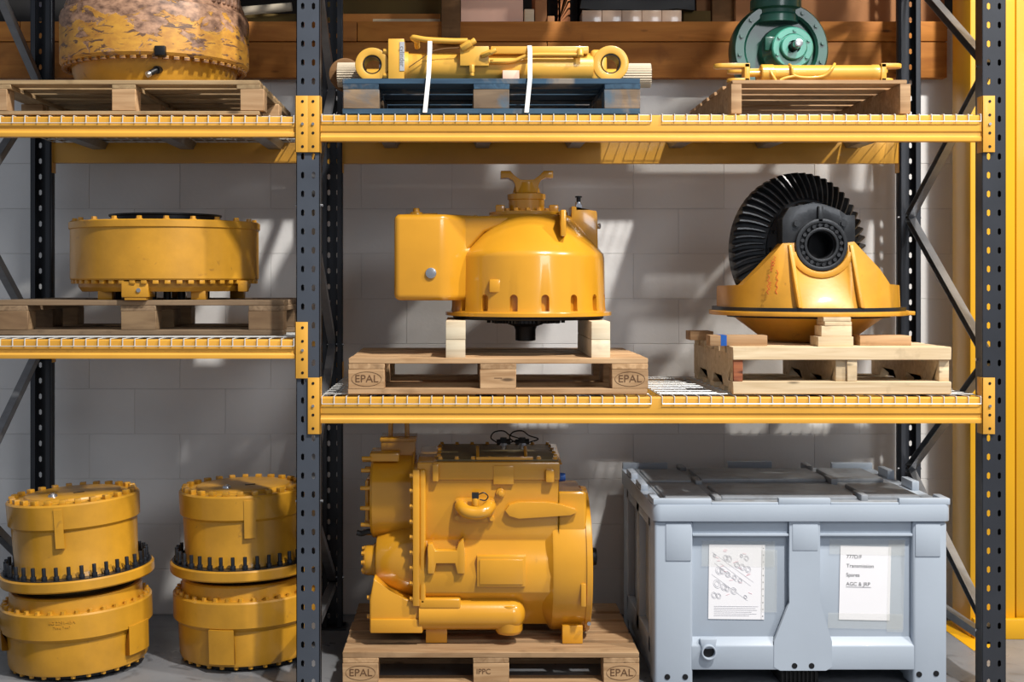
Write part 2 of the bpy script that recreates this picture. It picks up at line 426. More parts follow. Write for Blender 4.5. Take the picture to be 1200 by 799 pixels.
bm = B(); cyl(bm, P(200, 20, WY+.1), P(342, 8, WY+.1), .022, None, 16); single('grey_pipe', bm, M['corr'], 'pale grey pipe lying across the loft behind the rusty drum', 'pipe', base=P(270, 22, WY+.1))
loftbox('plywood_sheet', 285, 372, WY+.16, .04, Z(13, WY+.1), M['olive'], 'dark olive board on the loft beside the centre upright', 'board')
t = thing('electrical_cabinet', 'black cabinet with a small blue indicator light behind the far left upright', 'cabinet', (X(30, WY+.3), WY+.5, LB))
bm = B(); box(bm, X(-40, WY+.3), X(110, WY+.3), WY+.3, WY+.7, LB, 3.7); obj('housing', bm, M['dark'], t, .005)
bm = B(); cyl(bm, P(43, 10, WY+.3), P(43, 10, WY+.285), .009, None, 12); obj('indicator_light', bm, M['led'], t)
bm = B(); cyl(bm, P(9, 31, WY+.3), P(9, 31, WY+.27), .012, None, 12); obj('latch', bm, M['steel'], t)

# yellow steel column with kick plate
t = thing('steel_column', 'wide bright yellow steel column standing on the floor right of the rack', 'column', (2.7, .95, 0))
bm = B(); box(bm, X(1137, .81), X(1190, .81), .81, 1.03, 0, 3.7); obj('column_body', bm, M['column'], t, .006)
bm = B(); box(bm, X(1190, .82)+.003, 3.5, .82, 1.03, 0, 3.7); obj('column_panel', bm, M['column'], t, .006)
bm = B(); box(bm, X(1137, .81)+.006, 3.5, .775, .81, 0, Z(724, .80)); obj('kick_plate', bm, M['column'], t, .004)
bm = B(); box(bm, X(1106, .95), X(1135, .95), .60, 1.1, 0, .002); single('floor_marking', bm, M['column'], 'short yellow painted floor line at the foot of the yellow column', 'floor line')

# ------------------------------------------------------------------ rack
XL, XM, XR = -1.99, -.61, 2.13
PW, DR = .094, 1.03
def post_bm(H):
    bm = B(); w_ = PW/2; p = .075; n = int(H/p)
    def quadset(y, flip):
        rims = []
        for j in range(n):
            for cxs in (-1, 1):
                xa, xb = (-w_, 0) if cxs < 0 else (0, w_)
                za, zb = j*p, (j+1)*p; xm, zm_ = cxs*.0215, (za+zb)/2
                outer = [(xa,za),((xa+xb)/2,za),(xb,za),(xb,zm_),(xb,zb),((xa+xb)/2,zb),(xa,zb),(xa,zm_)]
                hw, hh = .0068, .0145
                inner = [(-hw,-hh*.6),(0,-hh),(hw,-hh*.6),(hw,0),(hw,hh*.6),(0,hh),(-hw,hh*.6),(-hw,0)]
                O = [bm.verts.new((a, y, b)) for a, b in outer]; I = [bm.verts.new((xm+a, y, zm_+b)) for a, b in inner]
                for i in range(8):
                    k = (i+1) % 8; bm.faces.new((O[i], O[k], I[k], I[i]))
                rims.append(I)
        return rims
    a = quadset(0, 0); b = quadset(.003, 1)
    for I, J in zip(a, b):
        for i in range(8):
            k = (i+1) % 8; bm.faces.new((I[i], I[k], J[k], J[i]))
    H2 = n*p
    for s in (-1, 1):
        x0, x1 = sorted((s*w_, s*(w_-.003))); box(bm, x0, x1, 0, .07, 0, H2)
        x0, x1 = sorted((s*w_, s*(w_-.022))); box(bm, x0, x1, .067, .07, 0, H2)
    bmesh.ops.remove_doubles(bm, verts=bm.verts, dist=1e-5)
    return bm
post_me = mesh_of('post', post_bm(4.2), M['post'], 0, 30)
post_me2 = mesh_of('post', post_bm(4.2), M['post_lit'], 0, 30)
bm = B(); box(bm, -.07, .07, -.02, .10, 0, .006)
for s in (-1, 1): cyl(bm, (s*.056, .03, .006), (s*.056, .03, .022), .010, None, 6)
foot_me = mesh_of('foot_plate', bm, M['post'], .001)
def upright(x, nodes, label):
    t = thing('rack_upright', label, 'rack upright', (x, .5, 0), group='perforated uprights of the pallet rack')
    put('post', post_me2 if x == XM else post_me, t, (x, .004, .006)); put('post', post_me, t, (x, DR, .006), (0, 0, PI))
    put('foot_plate', foot_me, t, (x, .004, 0)); put('foot_plate', foot_me, t, (x, DR, 0), (0, 0, PI))
    yf, yr = .05, DR-.05
    for (e0, z0), (e1, z1) in zip(nodes, nodes[1:]):
        bm = B(); a = Vector((x, yf if e0 == 'f' else yr, z0)); b = Vector((x, yf if e1 == 'f' else yr, z1))
        d = (b-a).normalized(); nrm = Vector((0, -d.z, d.y))
        # lipped channel: web and two flanges
        for off, hh, ww in ((Vector((0,0,0)), .003, .034), (nrm*.0, .032, .003)):
            pass
        o = None
        for s in (-1, 1): bar(bm, a+nrm*s*.017, b+nrm*s*.017, *( (.034, .003) if abs(frame_of(d)[0].x) > .5 else (.003, .034)))
        bar(bm, a+Vector((.0155,0,0)), b+Vector((.0155,0,0)), *((.003, .034) if abs(frame_of(d)[0].x) > .5 else (.034, .003)))
        obj('brace', bm, M['galv'], t)
    for e0, z0 in nodes:
        bm = B(); y = yf if e0 == 'f' else yr
        cyl(bm, (x-PW/2-.008, y, z0), (x+PW/2+.008, y, z0), .006, None, 10); obj('bolt', bm, M['steel'], t)
    bm = B(); bar(bm, (x, yf, .20), (x, yr, .20), .034, .034); obj('brace', bm, M['galv'], t)
    return t
nR = [('f',.24),('r',.755),('f',1.33),('r',1.947),('f',2.51),('r',3.10),('f',3.68)]
nL = [('r',.24),('f',.76),('r',1.345),('f',1.95),('r',2.55),('f',3.1),('r',3.68)]
upright(XR, nR, 'dark perforated upright frame standing before the yellow column')
upright(XM, nL, 'blue grey perforated upright frame in the middle of the rack')
upright(XL, nL, 'dark upright frame at the far left edge with only rear post in view')

def beam_prof(h):   # (y,z) with front at 0
    return [(0,0),(0,.016),(.006,.021),(.006,.034),(.001,.040),(.001,h-.004),(.005,h),(.046,h),(.046,0)]
def connector(t, xs, side, zc, h, rear):
    """L plate: front flange over the post, side flange in the bay. side=+1: the bay lies to +x of the post"""
    y0 = -.0015 if not rear else DR+.0015
    sg = -1 if not rear else 1
    xa, xb = sorted((xs, xs+side*(.0455)))
    bm = B(); z0, z1 = zc-h/2, zc+h/2
    ya, yb_ = sorted((y0, y0+sg*.004)); box(bm, xa, xb, ya, yb_, z0, z1)
    xe = xs+side*.0465; xa2, xb2 = sorted((xe, xe+side*.004))
    ya, yb_ = sorted((y0+sg*.004, y0-sg*.05)); box(bm, xa2, xb2, ya, yb_, z0, z1)
    xa3, xb3 = sorted((xs+side*.045, xe+side*.004)); ya, yb_ = sorted((y0, y0+sg*.004)); box(bm, xa3, xb3, ya, yb_, z0, z1)
    o = obj('connector', bm, M['beam'], t, .0008)
    if not rear:
        for dz in (-.40, -.16, .16, .40):
            bm = B(); xc_ = xs+side*.021
            cyl(bm, (xc_, y0-.0055, zc+dz*h), (xc_, y0-.0035, zc+dz*h), .0058, None, 8)
            q = obj('slot', bm, M['black'], t)
        bm = B(); cyl(bm, (xs+side*.021, y0-.004, zc), (xs+side*.021, y0-.010, zc), .006, None, 8); obj('safety_pin', bm, M['steel'], t)
def beam(xa, xb, zt, h, ch, czc, rear, label, group):
    t = thing('rack_beam', label, 'rack beam', ((xa+xb)/2, DR-.02 if rear else .02, zt-h), group=group)
    pr = beam_prof(h)
    if rear: pr = [(DR-y-.0, z) for y, z in pr]
    x0, x1 = xa+.0505, xb-.0505
    bm = B(); prism(bm, [(y, z+zt-h) for y, z in pr], x0, x1, 'X'); obj('beam_rail', bm, M['beam'], t, .0012)
    connector(t, xa, 1, czc, ch, rear); connector(t, xb, -1, czc, ch, rear)
ZT, ZTL, ZM, ZML = 2.308, 2.302, 1.182, 1.412
beam(XM, XR, ZT, .104, .225, 2.272, False, 'yellow front beam of the top shelf in the wide right bay', 'yellow shelf beams')
beam(XM, XR, ZT, .104, .225, 2.272, True, 'yellow rear beam seen under the top shelf of the wide right bay', 'yellow shelf beams')
beam(XM, XR, ZM, .104, .225, 1.148, False, 'yellow front beam of the middle shelf in the wide right bay', 'yellow shelf beams')
beam(XM, XR, ZM, .104, .225, 1.148, True, 'yellow rear beam of the middle shelf behind the two pallets of the wide bay', 'yellow shelf beams')
beam(XL, XM, ZTL, .080, .225, 2.272, False, 'yellow front beam under the rusty drum pallet in the narrow left bay', 'yellow shelf beams')
beam(XL, XM, ZTL, .095, .225, 2.272, True, 'yellow rear beam seen under the top shelf of the narrow left bay', 'yellow shelf beams')
beam(XL, XM, ZML, .076, .225, 1.370, False, 'yellow front beam of the middle shelf in the narrow left bay', 'yellow shelf beams')
beam(XL, XM, ZML, .076, .225, 1.370, True, 'yellow rear beam of the middle shelf behind the left drum pallet', 'yellow shelf beams')

ZU = 3.49      # shelf level just above the frame; it shades the rear of the bays
beam(XM, XR, ZU, .104, .225, 3.45, False, 'yellow front beam of the uppermost shelf above the ram and pump shelf', 'yellow shelf beams')
beam(XM, XR, ZU, .104, .225, 3.45, True, 'yellow rear beam of the uppermost shelf above the ram and pump shelf', 'yellow shelf beams')
beam(XL, XM, ZU, .080, .225, 3.45, False, 'yellow front beam of the uppermost shelf above the rusty drum', 'yellow shelf beams')
beam(XL, XM, ZU, .080, .225, 3.45, True, 'yellow rear beam of the uppermost shelf above the rusty drum', 'yellow shelf beams')
def deck(xa, xb, zt, label):
    t = thing('wire_mesh_deck', label, 'mesh deck', ((xa+xb)/2, .5, zt), group='galvanised wire mesh decks')
    n = round((xb-xa)/.0485); r = .0023; zw = zt+r+.001
    bm = B()
    for i in range(n+1):
        x = xa+(xb-xa)*i/n
        tube(bm, [(x, -.0045, zt-.026), (x, -.0045, zw-.003), (x, -.001, zw), (x, DR, zw), (x, DR+.0045, zw-.003), (x, DR+.0045, zt-.026)], r, 5)
    obj('long_wires', bm, M['wire'], t)['kind'] = 'stuff'
    bm = B()
    for y in [-.0, .065]+[.13+.085*k for k in range(11)]:
        y = min(y, DR)
        if y > 0: tube(bm, [(xa, y, zw+.004), (xb, y, zw+.004)], r, 5)
    obj('cross_wires', bm, M['wire'], t)['kind'] = 'stuff'
    bm = B(); tube(bm, [(xa, -.008, zt-.026), (xb, -.008, zt-.026)], .0019, 6); obj('edge_wire', bm, M['wire'], t)
    bm = B(); tube(bm, [(xa, DR+.008, zt-.026), (xb, DR+.008, zt-.026)], .0026, 6); obj('edge_wire', bm, M['wire'], t)
    for k in range(3):
        x = xa+(xb-xa)*(.17+.33*k)
        bm = B(); prism(bm, [(x-.045, zt-.001), (x-.030, zt-.032), (x+.030, zt-.032), (x+.045, zt-.001), (x+.043, zt-.001), (x+.028, zt-.029), (x-.028, zt-.029), (x-.043, zt-.001)], .047, DR-.047, 'Y')
        obj('support_channel', bm, M['galv'], t)
a0, a1 = XM+.056, XR-.056
xs_ = X(763, 0), X(776, 0)
deck(a0, xs_[0], ZT, 'wire mesh deck under the blue pallet on the top shelf')
deck(xs_[1], a1, ZT, 'wire mesh deck under the small ram pallet on the top shelf')
deck(a0, xs_[0], ZM, 'wire mesh deck under the converter pallet on the middle shelf')
deck(xs_[1], a1, ZM, 'wire mesh deck under the pale gear carrier pallet on the middle shelf')
deck(XL+.056, XM-.056, ZTL, 'wire mesh deck under the rusty drum pallet at the top left')
deck(XL+.056, XM-.056, ZML, 'wire mesh deck under the dark left drum pallet')
deck(a0, xs_[0], ZU, 'wire mesh deck of the uppermost shelf above the blue pallet')
deck(xs_[1], a1, ZU, 'wire mesh deck of the uppermost shelf above the green pump')
deck(XL+.056, XM-.056, ZU, 'wire mesh deck of the uppermost shelf above the rusty drum')
DK = .0105    # height of deck wires above the beam top

# ------------------------------------------------------------------ pallets
_pc = {}
def piece(L, W, T, m, bev=.0022):
    k = (round(L,4), round(W,4), round(T,4), m)
    if k not in _pc:
        bm = B(); box(bm, -L/2, L/2, -W/2, W/2, -T/2, T/2); _pc[k] = mesh_of('plank', bm, M[m], bev, 38, 1)
    return _pc[k]
def jig(a=.002): return random.uniform(-a, a)
def eur(loc, label, mtop='w_pallet', mblk='w_pallet', stamp=None, rz=0):
    t = thing('wooden_pallet', label, 'pallet', loc, (0, 0, rz), 'wooden pallets in the rack', world=False)
    Lx, Ly = 1.2, .8
    for y, w_ in ((-.3275,.145), (-.164,.10), (0,.145), (.164,.10), (.3275,.145)):
        put('top_plank', piece(1.2, w_, .022, mtop), t, (jig(.003), y, .133+jig(.0006)))
    for x in (-.5275, 0, .5275): put('cross_plank', piece(.8, .145, .022, mtop), t, (x, 0, .111), (0, 0, PI/2))
    for x in (-.5275, 0, .5275):
        for y, w_ in ((-.35,.1), (0,.145), (.35,.1)):
            put('block', piece(.145, w_, .078, mblk), t, (x+jig(), y, .061))
    for y, w_ in ((-.35,.1), (0,.145), (.35,.1)): put('bottom_plank', piece(1.2, w_, .022, mtop), t, (jig(.003), y, .011))
    # nail heads
    if stamp:
        for x in (-.5275, .5275):
            text('stamp_lettering', 'EPAL', .042, M['burn'], t, (x, -.4007, .061), sx=1.05)
            bm = B(); n = 32
            for i in range(n):
                a, b = 2*PI*i/n, 2*PI*(i+1)/n
                bar(bm, (x+.060*math.cos(a), -.4005, .061+.029*math.sin(a)), (x+.060*math.cos(b), -.4005, .061+.029*math.sin(b)), .0018, .0010)
            obj('stamp_oval', bm, M['burn'], t)
        if stamp == 2:
            text('stamp_lettering', 'IPPC', .030, M['burn'], t, (-.03, -.4007, .066)); 
        else:
            text('stamp_lettering', '—', .030, M['burn'], t, (0, -.4007, .066))
    return t
eur((.15, .42, ZM+DK), 'stamped wooden pallet carrying the yellow converter housing', stamp=1)
eur((.122, .47, 0), 'stamped wooden pallet on the floor carrying the big yellow transmission', stamp=2)
eur((.124, .45, ZT+DK), 'blue painted wooden pallet with chipped blocks on the top shelf', 'w_blue', 'w_block')
eur((X(161, .15), .56, ZML+DK), 'dark weathered pallet under the clean yellow drum on the left', 'w_old', 'w_rack')

eur((.13, .43, ZU+DK), 'wooden pallet on the uppermost shelf above the long yellow cylinder')
eur((1.42, .43, ZU+DK), 'wooden pallet on the uppermost shelf above the green pump')
eur((-1.30, .43, ZU+DK), 'wooden pallet on the uppermost shelf above the rusty drum')

# pallet under the rusty drum (narrow blocks)
t = thing('wooden_pallet', 'dull brown pallet under the rusty drum at the top left', 'pallet', (X(144, .03), .53, ZTL+DK), (0,0,.006), 'wooden pallets in the rack', world=False)
for k in range(7): put('top_plank', piece(1.09, .10, .018, 'w_olive'), t, (0, -.45+.15*k, .131))
for x in (-.50, 0, .50): put('cross_plank', piece(1.0, .095, .018, 'w_olive'), t, (x, 0, .113), (0,0,PI/2))
for x in (-.515, 0, .515):
    for y in (-.455, 0, .455): put('block', piece(.095, .09, .088, 'w_pallet'), t, (x, y, .060+.001))
for y in (-.455, 0, .455): put('bottom_plank', piece(1.09, .09, .016, 'w_olive'), t, (0, y, .008))

# pale stringer pallet under the gear carrier
px0, px1 = X(859, .02), X(1115, .02)
t = thing('wooden_pallet', 'pale fresh wood stringer pallet under the gear carrier on the middle shelf', 'pallet', ((px0+px1)/2, .47, ZM+DK), (0,0,0), 'wooden pallets in the rack', world=False)
Wp = px1-px0; 
put('top_plank', piece(Wp, .13, .052, 'w_light'), t, (0, -.385, .163))
for k in range(5): put('top_plank', piece(Wp, .10, .030, 'w_light'), t, (jig(.004), -.245+.145*k, .174))
put('bottom_plank', piece(Wp, .10, .050, 'w_light'), t, (0, -.40, .025))
for k in range(4): put('bottom_plank', piece(Wp, .09, .020, 'w_light'), t, (jig(.004), -.22+.20*k, .010))
for x in (-Wp/2+.022, 0, Wp/2-.022):
    bm = B(); prism(bm, [(-.43,.05),(-.35,.05),(-.35,.02),(-.25,.02),(-.22,.06),(-.05,.06),(-.02,.02),(.08,.02),(.12,.06),(.28,.06),(.31,.02),(.43,.02),(.43,.159),(-.335+.015,.159),(-.335+.015,.137),(-.43,.137)], x-.02, x+.02, 'X')
    obj('stringer', bm, M['w_light'], t, .0015)
put('stringer_end', piece(.038, .012, .087, 'w_red'), t, (-Wp/2+.022, -.437, .0935))
put('stringer_end', piece(.040, .012, .087, 'w_light'), t, (.042, -.437, .0935))

# small pallet of the rams
qx0, qx1 = X(857, .03), X(1068, .03)
t = thing('wooden_pallet', 'small worn pallet on the top shelf carrying green pump and yellow rams', 'pallet', ((qx0+qx1)/2, .52, ZT+DK), (0,0,0), 'wooden pallets in the rack', world=False)
Wq = qx1-qx0
for k in range(6): put('top_plank', piece(Wq-.02, .12, .016, 'w_pallet'), t, (-.008+jig(.004), -.42+.168*k, .128))
for x in (-Wq/2+.022, Wq/2-.022):
    bm = B(); prism(bm, [(-.485,0),(-.30,0),(-.27,.035),(-.10,.035),(-.07,0),(.08,0),(.11,.035),(.27,.035),(.30,0),(.485,0),(.485,.119),(-.485,.119)], x-.021, x+.021, 'X')
    obj('stringer', bm, M['w_pallet'], t, .0015)
bm = B(); prism(bm, [(-.485,0),(.485,0),(.485,.119),(-.485,.119)], .10, .13, 'X')
for k in range(3): put('bottom_plank', piece(Wq-.09, .09, .016, 'w_old'), t, (0, .05+.2*k, .009))

# ------------------------------------------------------------------ loose timber
def plankbox(name, px0, px1, py0, py1, Y0, Y1, m, label, group=None, cat='timber'):
    bm = B(); box(bm, X(px0, Y0), X(px1, Y0), Y0, Y1, Z(py1, Y0), Z(py0, Y0)); return single(name, bm, M[m], label, cat, group, .002)
zp = ZM+DK+.144
for nm, a, b, side in (('left', 522.5, 545.5, 'left'), ('right', 693, 715, 'right')):
    xa, xb = X(a, .04), X(b, .04); zt_ = 1.4828; zm_ = (zp+zt_)/2
    for k, (z0, z1) in enumerate(((zp, zm_-.0006), (zm_+.0006, zt_))):
        bm = B(); box(bm, xa+jig(.001), xb+jig(.001), .04, .66, z0+.0004, z1)
        single('timber_bearer', bm, M['w_yellow'], f"{'lower' if k == 0 else 'upper'} pale timber bearer under the {side} side of the converter housing", 'timber', 'pale timber bearers under the converter', .002)
zp2 = ZM+DK+.189
def blockw(name, x0, x1, y0, y1, z0, z1, m, label, g=None, rz=0):
    bm = B(); box(bm, -(x1-x0)/2, (x1-x0)/2, -(y1-y0)/2, (y1-y0)/2, 0, z1-z0)
    o = obj(name, bm, M[m], None, .002); o.location = ((x0+x1)/2, (y0+y1)/2, z0); o.rotation_euler = (0,0,rz)
    return tag(o, label, 'timber', g)
G5 = 'wood packers between gear carrier and pale pallet'
o = blockw('wood_packer', X(831,.12), X(898,.12), .10, .19, zp2, zp2+.043, 'w_pallet', 'flat wood packer with a blue painted band left of the carrier bowl', G5)
t_ = o
bm = B(); box(bm, -.006-.012, -.006+.012, -.0458, .0458, .0005, .0437); q = obj('blue_band', bm, M['blueplug']); q.parent = o; q.location = (-.055, 0, 0)
blockw('wood_packer', X(1007,.14), X(1067,.14), .13, .25, zp2, zp2+.040, 'w_pallet', 'flat wood packer on the right end of the pale pallet', G5)
blockw('wood_packer', X(808,.62), X(835,.62), .60, .72, zp2, zp2+.04, 'w_pallet', 'small wood packer on the rear left corner of the pale pallet', G5)
xs0 = X(979.5, .06)
blockw('wood_packer', xs0-.075, xs0+.068, .05, .17, zp2, zp2+.040, 'w_light', 'bottom packer of the small front stack under the carrier flange', G5, .01)
blockw('wood_packer', xs0-.058, xs0+.064, .055, .165, zp2+.0405, zp2+.083, 'w_light', 'middle thick packer of the small front stack under the carrier flange', G5, -.02)
blockw('wood_packer', xs0-.048, xs0+.062, .055, .165, zp2+.0835, zp2+.100, 'w_light', 'thin packer second from top of the front stack under the flange', G5, .03)
blockw('wood_packer', xs0-.050, xs0+.060, .055, .165, zp2+.1005, zp2+.118, 'w_light', 'topmost thin packer of the front stack under the carrier flange', G5, -.01)

# ------------------------------------------------------------------ converter housing
def converter():
    cx, cy = X(619, .42), .42
    t = thing('converter_housing', 'large glossy yellow bell shaped converter housing with side box on pale bearers', 'machine housing', (cx, cy, 1.4955))
    m = M['machine']; s0 = 1.4955
    prof = [(.30, s0+.004),(.357, s0+.004),(.357, s0+.018),(.334, s0+.022),(.330, s0+.04),(.326, 1.745),(.322, 1.762),(.312, 1.773),(.20, 1.915),(.185, 1.925),(.170, 1.928),(.17,1.940),(.05,1.942)]
    bm = B(); lathe(bm, prof, 96, (cx, cy, 0)); bell = obj('bell_housing', bm, m, t, 0, 25)
    cut = []
    for i in range(16):
        a = -PI/2+(i-7)*2*PI/16-.232
        if a > PI*.15 or a < -PI*1.15: continue
        bm = B(); R0 = .330
        for zc in (1.560, 1.612): pass
        d = Vector((math.cos(a), math.sin(a), 0)); u = Vector((-d.y, d.x, 0)); w2 = .0165
        pts = []
        for j in range(9): th = PI*j/8; pts.append((w2*math.cos(th), 1.574+w2*math.sin(th)))
        pts += [(-w2, 1.522), (w2, 1.522)]
        A = [bm.verts.new(Vector((cx,cy,0))-OFF[t.name]+d*(R0-.028)+u*p[0]+Vector((0,0,p[1]))) for p in pts]
        Bq = [bm.verts.new(Vector((cx,cy,0))-OFF[t.name]+d*(R0+.028)+u*p[0]+Vector((0,0,p[1]))) for p in pts]
        for k in range(len(pts)): bm.faces.new((A[k], A[(k+1)%len(pts)], Bq[(k+1)%len(pts)], Bq[k]))
        bm.faces.new(A[::-1]); bm.faces.new(Bq)
        bmesh.ops.recalc_face_normals(bm, faces=bm.faces)
        me = bpy.data.meshes.new('c'); bm.to_mesh(me); bm.free()
        co = bpy.data.objects.new('c', me); C.objects.link(co); co.parent = t; cut.append(co)
    boolean(bell, cut)
    # side box
    bm = B(); x0, x1 = X(462, .2), X(535, .2)
    z0, z1 = Z(352, .2), Z(251, .2)
    prism(bm, [(x0, .17), (X(521,.17), .17), (X(540,.25)+.02, .235), (.12, .33), (.12, .62), (x0, .66)], z0, z1, 'Z'); obj('side_box', bm, m, t, .026, 38, 4)
    # bridging neck between the box and the bell
    bm = B(); xb = cx-.02
    prism(bm, [(x1-.02, z0+.02), (cx-.29, z0+.02), (cx-.29, 1.745), (cx-.19, 1.85), (xb, z1-.004), (x1-.02, z1-.004)], .235, .62, 'Y')
    obj('bridge_casing', bm, m, t, .02, 38, 3)
    bm = B(); c0 = P(505, 320, .17); cyl(bm, c0+Vector((0,.004,0)), c0-Vector((0,.010,0)), .024, .022, 28); o = obj('plug', bm, M['steel'], t, .002); lab(o, 'round silver plug')
    # square pad
    bm = B(); x, y = X(581, .1), 0
    a0 = cx-x; yy = cy-math.sqrt(.329**2-a0**2); zc = Z(335, yy)
    box(bm, x-.026, x+.026, yy-.007, yy+.03, zc-.027, zc+.027); obj('square_pad', bm, m, t, .005)
    # rib on the cone and rear bracket with sensors
    bm = B(); x = X(659.5, .18); prism(bm, [(.14, 1.83), (.14, 1.938), (.40, 1.938), (.40, 1.83)], x-.011, x+.011, 'X'); obj('rib', bm, m, t, .004)
    xa, xb = X(669, .36), X(699, .36)
    bm = B(); prism(bm, [(xa, 1.75), (xa, 1.963), (xa+.018, 1.963), (xa+.018, 1.944), (xb-.004, 1.944), (xb, 1.93), (xb+.004, 1.76)], .33, .47, 'Y'); obj('bracket', bm, m, t, .005)
    bm = B(); c0 = P(678, 243, .36); cyl(bm, c0, c0+Vector((0,0,.022)), .016, .014, 16); cyl(bm, c0-Vector((0,.02,-.004)), c0+Vector((0,.01,.004)), .013, None, 12); obj('sensor', bm, M['steel'], t)
    bm = B(); cyl(bm, c0+Vector((0,0,.022)), c0+Vector((0,0,.042)), .009, None, 12); cyl(bm, c0+Vector((0,0,.042)), c0+Vector((0,0,.048)), .015, None, 8); lab(obj('connector_plug', bm, M['black'], t), 'black plug')
    bm = B(); c0 = P(697, 265, .36); cyl(bm, c0, c0+Vector((.022,-.01,0)), .012, None, 12); cyl(bm, c0+Vector((.005,0,0)), c0+Vector((.005,0,.026)), .006, None, 8); obj('sensor', bm, M['steel'], t)
    # neck and end yoke
    bm = B(); yx = X(617, .42)
    zf = lambda p: Z(p, .42)
    lathe(bm, [(.10, 1.935), (.10, 1.945), (.078, 1.950), (.078, zf(235)), (.083, zf(234)), (.083, zf(228)), (.06, zf(226)), (.052, zf(218)), (.05, zf(214)), (.02, zf(214))], 40, (yx, cy, 0)); obj('neck', bm, m, t, 0, 28)
    pts = [(-.052, 216), (-.060, 212), (-.080, 209), (-.112, 209.5), (-.112, 201), (-.072, 201), (-.055, 206), (-.03, 211), (0, 212.5), (.03, 211), (.055, 206), (.072, 201), (.112, 201), (.112, 209.5), (.080, 209), (.060, 212), (.052, 216), (.045, 226), (-.045, 226)]
    bm = B(); prism(bm, [(yx+a, zf(b)) for a, b in pts], cy-.045, cy+.045, 'Y'); o = obj('end_yoke', bm, m, t, .003)
    bo = bolt_mesh(m, .010, .012); ringof('bolt', bo, t, 12, .097, (yx, cy, 1.945))
    for sx in (-1, 1):
        bm = B(); box(bm, yx+sx*.115-.02, yx+sx*.115+.02, cy-.05, cy+.0, 1.935, 1.972); obj('lug', bm, m, t, .006)
    bm = B(); x = X(488, .35); cyl(bm, (x, .35, z1-.003), (x, .35, z1+.016), .034, .026, 20); cyl(bm, (x, .35, z1+.014), (x, .35, z1+.034), .016, .013, 16); cyl(bm, (x-.05,.36,z1-.002), (x+.09,.36,z1+.002), .012, None, 8); obj('filler_boss', bm, m, t, .002)
    for pxx in (468, 520, 545, 557):
        put('bolt', bo, t, (X(pxx, .4), .4, z1-.002 if pxx < 530 else z1-.006))
    # flexplate, ring gear and hub underneath
    bm = B(); lathe(bm, [(.03, s0-.012), (.318, s0-.012), (.324, s0-.006), (.324, s0+.006), (.03, s0+.006)], 72, (cx, cy, 0)); lab(obj('flex_plate', bm, M['black'], t), 'black disc under the bell')
    bm = B(); n = 60; R = .135
    pts = []
    for i in range(n):
        for f_, rr in ((0, R), (.35, R), (.5, R+.014), (.85, R+.014)): a = 2*PI*(i+f_)/n; pts.append((cx-.01+rr*math.cos(a), cy+rr*math.sin(a)))
    prism(bm, pts, s0-.030, s0-.011, 'Z'); obj('tooth_ring', bm, M['gear'], t, 0, 20)
    bm = B(); lathe(bm, [(.095, s0-.012), (.075, s0-.036), (.05, s0-.045), (.044, s0-.06), (.044, s0-.105), (.03, s0-.108)], 32, (cx-.012, cy, 0)); obj('output_hub', bm, M['black'], t)
    bs = bolt_mesh(M['black'], .010, .018)
    for i in range(10):
        a = 2*PI*i/10; put('bolt', bs, t, (cx-.01+.16*math.cos(a), cy+.16*math.sin(a), s0-.012), (PI, 0, 0))
converter()

